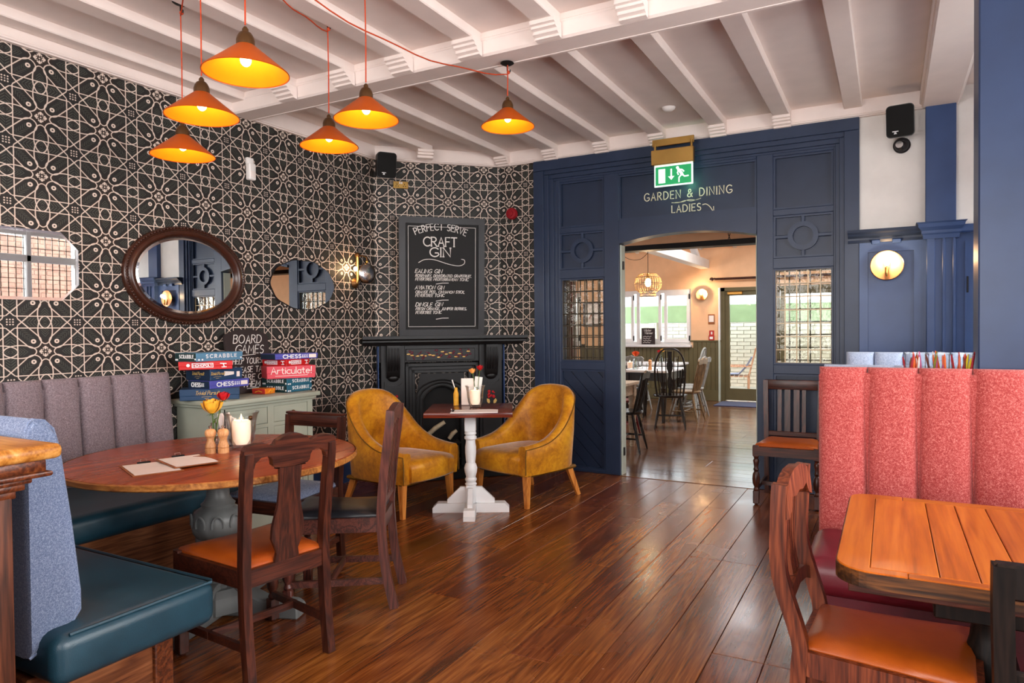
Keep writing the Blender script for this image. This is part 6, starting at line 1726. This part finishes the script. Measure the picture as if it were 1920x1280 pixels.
windsor('black stick back chair at the pale table just inside the arched doorway', (-2.62, 7.42), (-1, -.12), 'windsor', 'comb', .455, .90)
windsor('tall black hoop back chair with a pierced splat, seen from behind in the dining room', (-2.66, 9.42), (-.25, .97), 'windsor', 'hoop', .46, 1.10, .46)
windsor('brown stick back chair at the right end of the dining table', (-2.62, 10.15), (-1, .05), 'windsorbrown', 'comb', .455, .93)
windsor('grey weathered hoop back chair showing behind the brown one', (-2.86, 11.25), (-1, 0), 'windsorpale', 'hoop', .455, 1.05)
windsor('grey chair top half hidden behind the brown stick back chair', (-2.72, 10.75), (-1, .2), 'windsorpale', 'comb', .455, .93)
windsor('dark red painted chair behind the pale table', (-3.10, 8.55), (.1, 1), 'windsorred', 'comb', .455, .90)
windsor('black stick back chair on the far left side of the dining table', (-3.62, 10.3), (1, -.1), 'windsor', 'comb', .455, .92)
windsor('pale chair tucked at the window table', (-3.75, 11.2), (0, 1), 'windsorpale', 'comb', .455, .92)
def din_table(label, x0, x1, y0, y1, top='tablepale', leg='tablepale', ped=False):
    t = thing('dining_table', label, 'table', ((x0+x1)/2, (y0+y1)/2, 0)); w, l = x1-x0, y1-y0
    MB().bx(-w/2, w/2, -l/2, l/2, .73, .765, .006, 2).build('tabletop', MT[top], t, 0)
    m = MB()
    for s in (-1, 1): m.bx(s*(w/2-.06)-.011, s*(w/2-.06)+.011, -l/2+.06, l/2-.06, .61, .73); m.bx(-w/2+.06, w/2-.06, s*(l/2-.06)-.011, s*(l/2-.06)+.011, .61, .73)
    m.build('apron', MT[leg], t, 0)
    for sx in (-1, 1):
        for sy in (-1, 1):
            m = MB(); c = (sx*(w/2-.075), sy*(l/2-.075), 0)
            m.box((c[0], c[1], .66), (.085, .085, .14), .004); m.lathe([(.022, 0), (.03, .03), (.024, .06), (.04, .25), (.046, .40), (.036, .47), (.044, .50), (.034, .52), (.042, .56), (.042, .6)], 16, c); m.build('leg', MT[leg], t, 40)
din_table('pale wooden table with thick turned legs just inside the doorway', -3.7, -2.56, 7.08, 7.80)
din_table('dining table laid with glasses in front of the hoop back chair', -3.5, -2.80, 9.75, 10.75, 'white', 'windsor')
din_table('laid table nearest the dining room window', -4.3, -3.15, 11.55, 12.35, 'white', 'windsor')
def tumbler(p, lab, g):
    tag(MB().lathe([(0, 0), (.03, 0), (.036, .095), (.034, .095), (.0285, .006), (0, .006)], 16, p, cap=False).build('tumbler', MT['glass'], None, 50), lab, 'glass', g)
ORD = ['leftmost', 'second from the left', 'third from the left', 'fourth from the left', 'fifth from the left']
for i, (x, y) in enumerate(((-3.35, 9.95), (-3.28, 10.02), (-3.12, 9.9), (-2.98, 10.05), (-2.9, 10.3))): tumbler((x, y, .765), f'clear tumbler on the table before the hoop back chair, {ORD[i]}', 'tumblers on the dining table')
for i, (x, y) in enumerate(((-3.9, 11.75), (-3.65, 11.7), (-3.4, 11.8), (-3.3, 12.1))): tumbler((x, y, .765), f'clear tumbler on the window table, {ORD[i]}', 'tumblers on the window table')
t = thing('pepper_mill', 'red brown pepper mill on the table before the hoop back chair', 'mill', (-3.08, 9.85, .765))
MB().lathe([(0, 0), (.028, 0), (.028, .03), (.018, .07), (.026, .10), (.02, .11)], 16).build('body', MT['mill'], t, 40); MB().lathe([(.02, .11), (.027, .13), (.016, .152), (0, .155)], 16).build('head', MT['mill'], t, 40)
posy('orange rose in a clear vase standing on the dining table', (-3.3, 9.86, .765), .18, ((.0, 0, .235, .045, 'petalorange'),))
posy('small yellow and dark flowers on the window table', (-3.52, 11.9, .765), .16, ((.03, 0, .22, .035, 'petalyellow'), (-.035, 0, .2, .03, 'petalred')))
candle('candle in a glass beside the orange rose in the dining room', (-3.38, 9.83, .765), .9, .10)

# rattan cage pendant
t = thing('cage_pendant', 'globe shaped rattan cage lamp in the dining room', 'lamp', (-2.93, 9.3, 1.98))
PR_ = [(.05, .16), (.12, .145), (.17, .09), (.188, .02), (.175, -.05), (.14, -.09), (.10, -.12), (.11, -.16), (.09, -.19)]
for k in range(30):
    a = 2*PI*k/30; MB().tube([(r*math.cos(a), r*math.sin(a), z) for r, z in PR_], .0028, 5).build('rib', MT['rattan'], t, 50)
for r, z in ((.05, .16), (.188, .02), (.14, -.09), (.10, -.12), (.11, -.16), (.165, .10)): MB().tube([(r*math.cos(2*PI*i/36), r*math.sin(2*PI*i/36), z) for i in range(36)], .0038, 6, None, False, True).build('hoop', MT['iron'], t, 50)
MB().ball((0, 0, .03), .045, 14, (1, 1, 1.35)).build('bulb', MT['bulb'], t, 60)
MB().lathe([(.02, .09), (.024, .14), (.012, .165)], 14).build('lampholder', MT['brass'], t, 40)
MB().tube([(0, 0, .16), (0, 0, 1.5)], .004, 6).build('flex', MT['soot'], t, 40)
MB().tube(spline([(0, 0, .44), (-.12, .02, .36), (-.3, .05, .38), (-.5, .08, .52)], 6), .0035, 6).build('loop', MT['soot'], t, 40)
point('cage_lamp_light', (0, 0, -.02), 26, (1, .68, .38), .04, t)
disc_light('small disc wall light glowing between window and garden door', (-3.10, YF, 2.0), .11, 9)
# rod, notices, chalkboard on sill, mat, heater, chain
t = thing('curtain_rod', 'dark curtain rod with a carved finial over the garden door', 'curtain rod', (-2.0, YF-.1, 2.28))
MB().tube([(-.85, 0, 0), (2.0, 0, 0)], .022, 12).build('rod', MT['dark'], t, 40)
MB().lathe([(.01, 0), (.03, .02), (.02, .04), (.038, .07), (.03, .10), (0, .12)], 14, m=plane_m((-.83, 0, 0), (0, 1, 0), (0, 0, -1))).build('finial', MT['dark'], t, 40)
for x in (-.7, .9): MB().bx(x-.015, x+.015, -.01, .1, -.02, .02, .003).build('rod_bracket', MT['dark'], t, 0)
t = tag(MB().box((-2.935, YF-.006, 1.535), (.12, .012, .19), .003).build('notice', MT['card'], None, 0), 'framed tan notice on the dining room wall above the red points', 'notice')
MB().box((0, -.008, .01), (.09, .004, .12), 0, 1, T(-2.935, YF-.006, 1.535)).build('sheet', MT['paper'], t, 0)
t = tag(MB().box((-2.93, YF-.006, 1.275), (.09, .012, .10), .003).build('fire_notice', MT['redsign'], None, 0), 'red fire notice, upper of the two red squares by the garden door', 'notice')
MB().box((-2.93, YF-.013, 1.275), (.03, .003, .05)).build('pictogram', MT['whiteplastic'], t, 0)
t = tag(MB().box((-2.93, YF-.02, 1.185), (.10, .04, .09), .004).build('call_point', MT['redsign'], None, 0), 'red fire call point, lower of the two red squares by the garden door', 'alarm')
MB().box((-2.93, YF-.042, 1.185), (.06, .004, .045)).build('glass', MT['whiteplastic'], t, 0)
t = tag(MB().box((-4.13, YF-.09, 1.215), (.27, .02, .33), .004).build('sill_chalkboard', MT['boardwarm'], None, 0), 'small chalkboard with white writing on the window sill', 'blackboard')
m = MB(); q = plane_m((-4.13, YF-.101, 1.215), (1, 0, 0), (0, 0, 1))
fit_text(m, 'Winter', .045, q, -.015, .10, .006, .15, slant=.2); fit_text(m, 'Warmer', .042, q, .01, .05, .006, .16, slant=.2)
for k in range(4): m.ribbon([[(-.10+i*.02, .0-k*.038+.008*((i*7+k) % 3-1)) for i in range(9-k % 2)]], .007, q)
m.build('chalk_lettering', MT['chalk'], t, 0)
tag(MB().bx(-2.72, -1.2, 12.35, 13.1, 0.001, .014, .004).build('door_mat', MT['mat'], None, 0), 'dark blue grey mat in front of the garden door', 'mat')
t = thing('heater', 'slim electric heater with a glowing bar under the dining room ceiling', 'heater', (-1.75, 7.35, 2.385))
MB().bx(-.22, .22, -.04, .04, .02, .07, .008).build('housing', MT['iron'], t, 0); MB().tube([(-.21, -.03, 0), (.21, -.03, 0)], .011, 10).build('tube', MT['chrome'], t, 40)
for s in (-.17, .17): MB().bx(s-.008, s+.008, -.01, .01, .06, .135).build('bracket', MT['iron'], t, 0)
t = thing('chain', 'short dark chain hanging below the dining room ceiling', 'chain', (-1.50, 7.6, 2.52))
for k in range(7):
    z = -.03-k*.028; a = (k % 2)*PI/2
    MB().tube([(math.cos(a)*.010*math.cos(u), math.sin(a)*.010*math.cos(u), z+.018*math.sin(u)) for u in [2*PI*i/12 for i in range(12)]], .0035, 5, None, False, True).build('link', MT['iron'], t, 50)
t = thing('picture', 'framed picture on the dining room wall seen through the left leaded window', 'picture', (-5.34, YF, 1.67))
m = MB(); m.frame([(-.19, -.25), (.19, -.25), (.19, .25), (-.19, .25)], [(-.16, -.22), (.16, -.22), (.16, .22), (-.16, .22)], .025, plane_m((0, -.013, 0), (1, 0, 0), (0, 0, 1))); m.build('frame', MT['dark'], t, 0)
MB().bx(-.165, .165, -.012, -.006, -.225, .225).build('print', MT['paper'], t, 0)
m = MB(); m.ribbon([[(-.05, -.08), (-.02, .0), (.04, .03)], [(-.02, 0), (.02, -.07)]], .02, plane_m((0, -.0125, 0), (1, 0, 0), (0, 0, 1))); m.build('drawing', MT['card'], t, 0)
struct(MB().bx(-4.08, -3.90, 8.9, 9.06, 0, 3.6, .006).build('column_dining', MT['dark'], smooth=0), 'dark timber post in the dining room')
# garden: parasols and a folding chair
def parasol(label, x, y, z, hw, dp):
    t = thing('garden_parasol', label, 'parasol', (x, y, 0), 0, 'green parasols in the garden')
    m = MB(); m.rings([[(sx*hw*k, sy*dp*k, zz) for sx, sy in ((-1, -1), (1, -1), (1, 1), (-1, 1))] for k, zz in ((1.0, z), (.5, z+.07), (.03, z+.12))], True, True); m.build('canopy', MT['green'], t, 0)
    m = MB(); 
    for sx in (-1, 1): m.bx(sx*hw-.006, sx*hw+.006, -dp, dp, z-.36, z+.005)
    for sy in (-1, 1): m.bx(-hw, hw, sy*dp-.006, sy*dp+.006, z-.36, z+.005)
    m.build('valance', MT['green'], t, 0)
    MB().lathe([(.03, 0), (.03, z+.11)], 12).build('pole', MT['umbrellapole'], t, 40)
    MB().lathe([(.25, -.03), (.25, .05), (.05, .07)], 20).build('base', MT['stonefloor'], t, 40)
parasol('green parasol seen through the dining room window', -4.75, 15.75, 1.86, 1.25, .7); parasol('green parasol seen through the garden door', -2.0, 15.9, 1.86, 1.35, .7)
t = thing('garden_chair', 'wooden slatted garden armchair with a pale blanket outside the glass door', 'chair', (-2.72, 14.55, -.03), rz_of(-1, -.15))
for sx in (-1, 1):
    for sy in (-.22, .22): MB().bx(sx*.25-.02, sx*.25+.02, sy-.02, sy+.02, 0, .62 if sy > 0 else .45).build('leg', MT['teak'], t, 0)
    MB().bar((sx*.25, -.22, .4), (sx*.25, -.36, .98), .04, .03).build('back_post', MT['teak'], t, 0)
    MB().bx(sx*.25-.03, sx*.25+.03, -.28, .26, .61, .635, .004).build('arm', MT['teak'], t, 0)
for k in range(5): MB().bx(-.25, .25, -.2+k*.09, -.13+k*.09, .41, .43, .003).build('seat_slat', MT['teak'], t, 0)
for k in range(5): MB().bar((-.18+k*.09, -.24, .48), (-.18+k*.09, -.35, .95), .05, .014, upv=(0, 1, 0)).build('back_slat', MT['teak'], t, 0)
MB().bar((-.25, -.365, .96), (.25, -.365, .96), .03, .06).build('top_rail', MT['teak'], t, 0)
m = MB(); m.rings([[(x, -.30+.0*x, .80), (x, -.20, .62), (x, -.05, .455), (x, .22, .45), (x, .22, .465), (x, -.03, .475), (x, -.17, .64), (x, -.27, .81)] for x in (-.2, -.05, .1, .2)]); m.build('blanket', MT['seatblue'], t, 60)
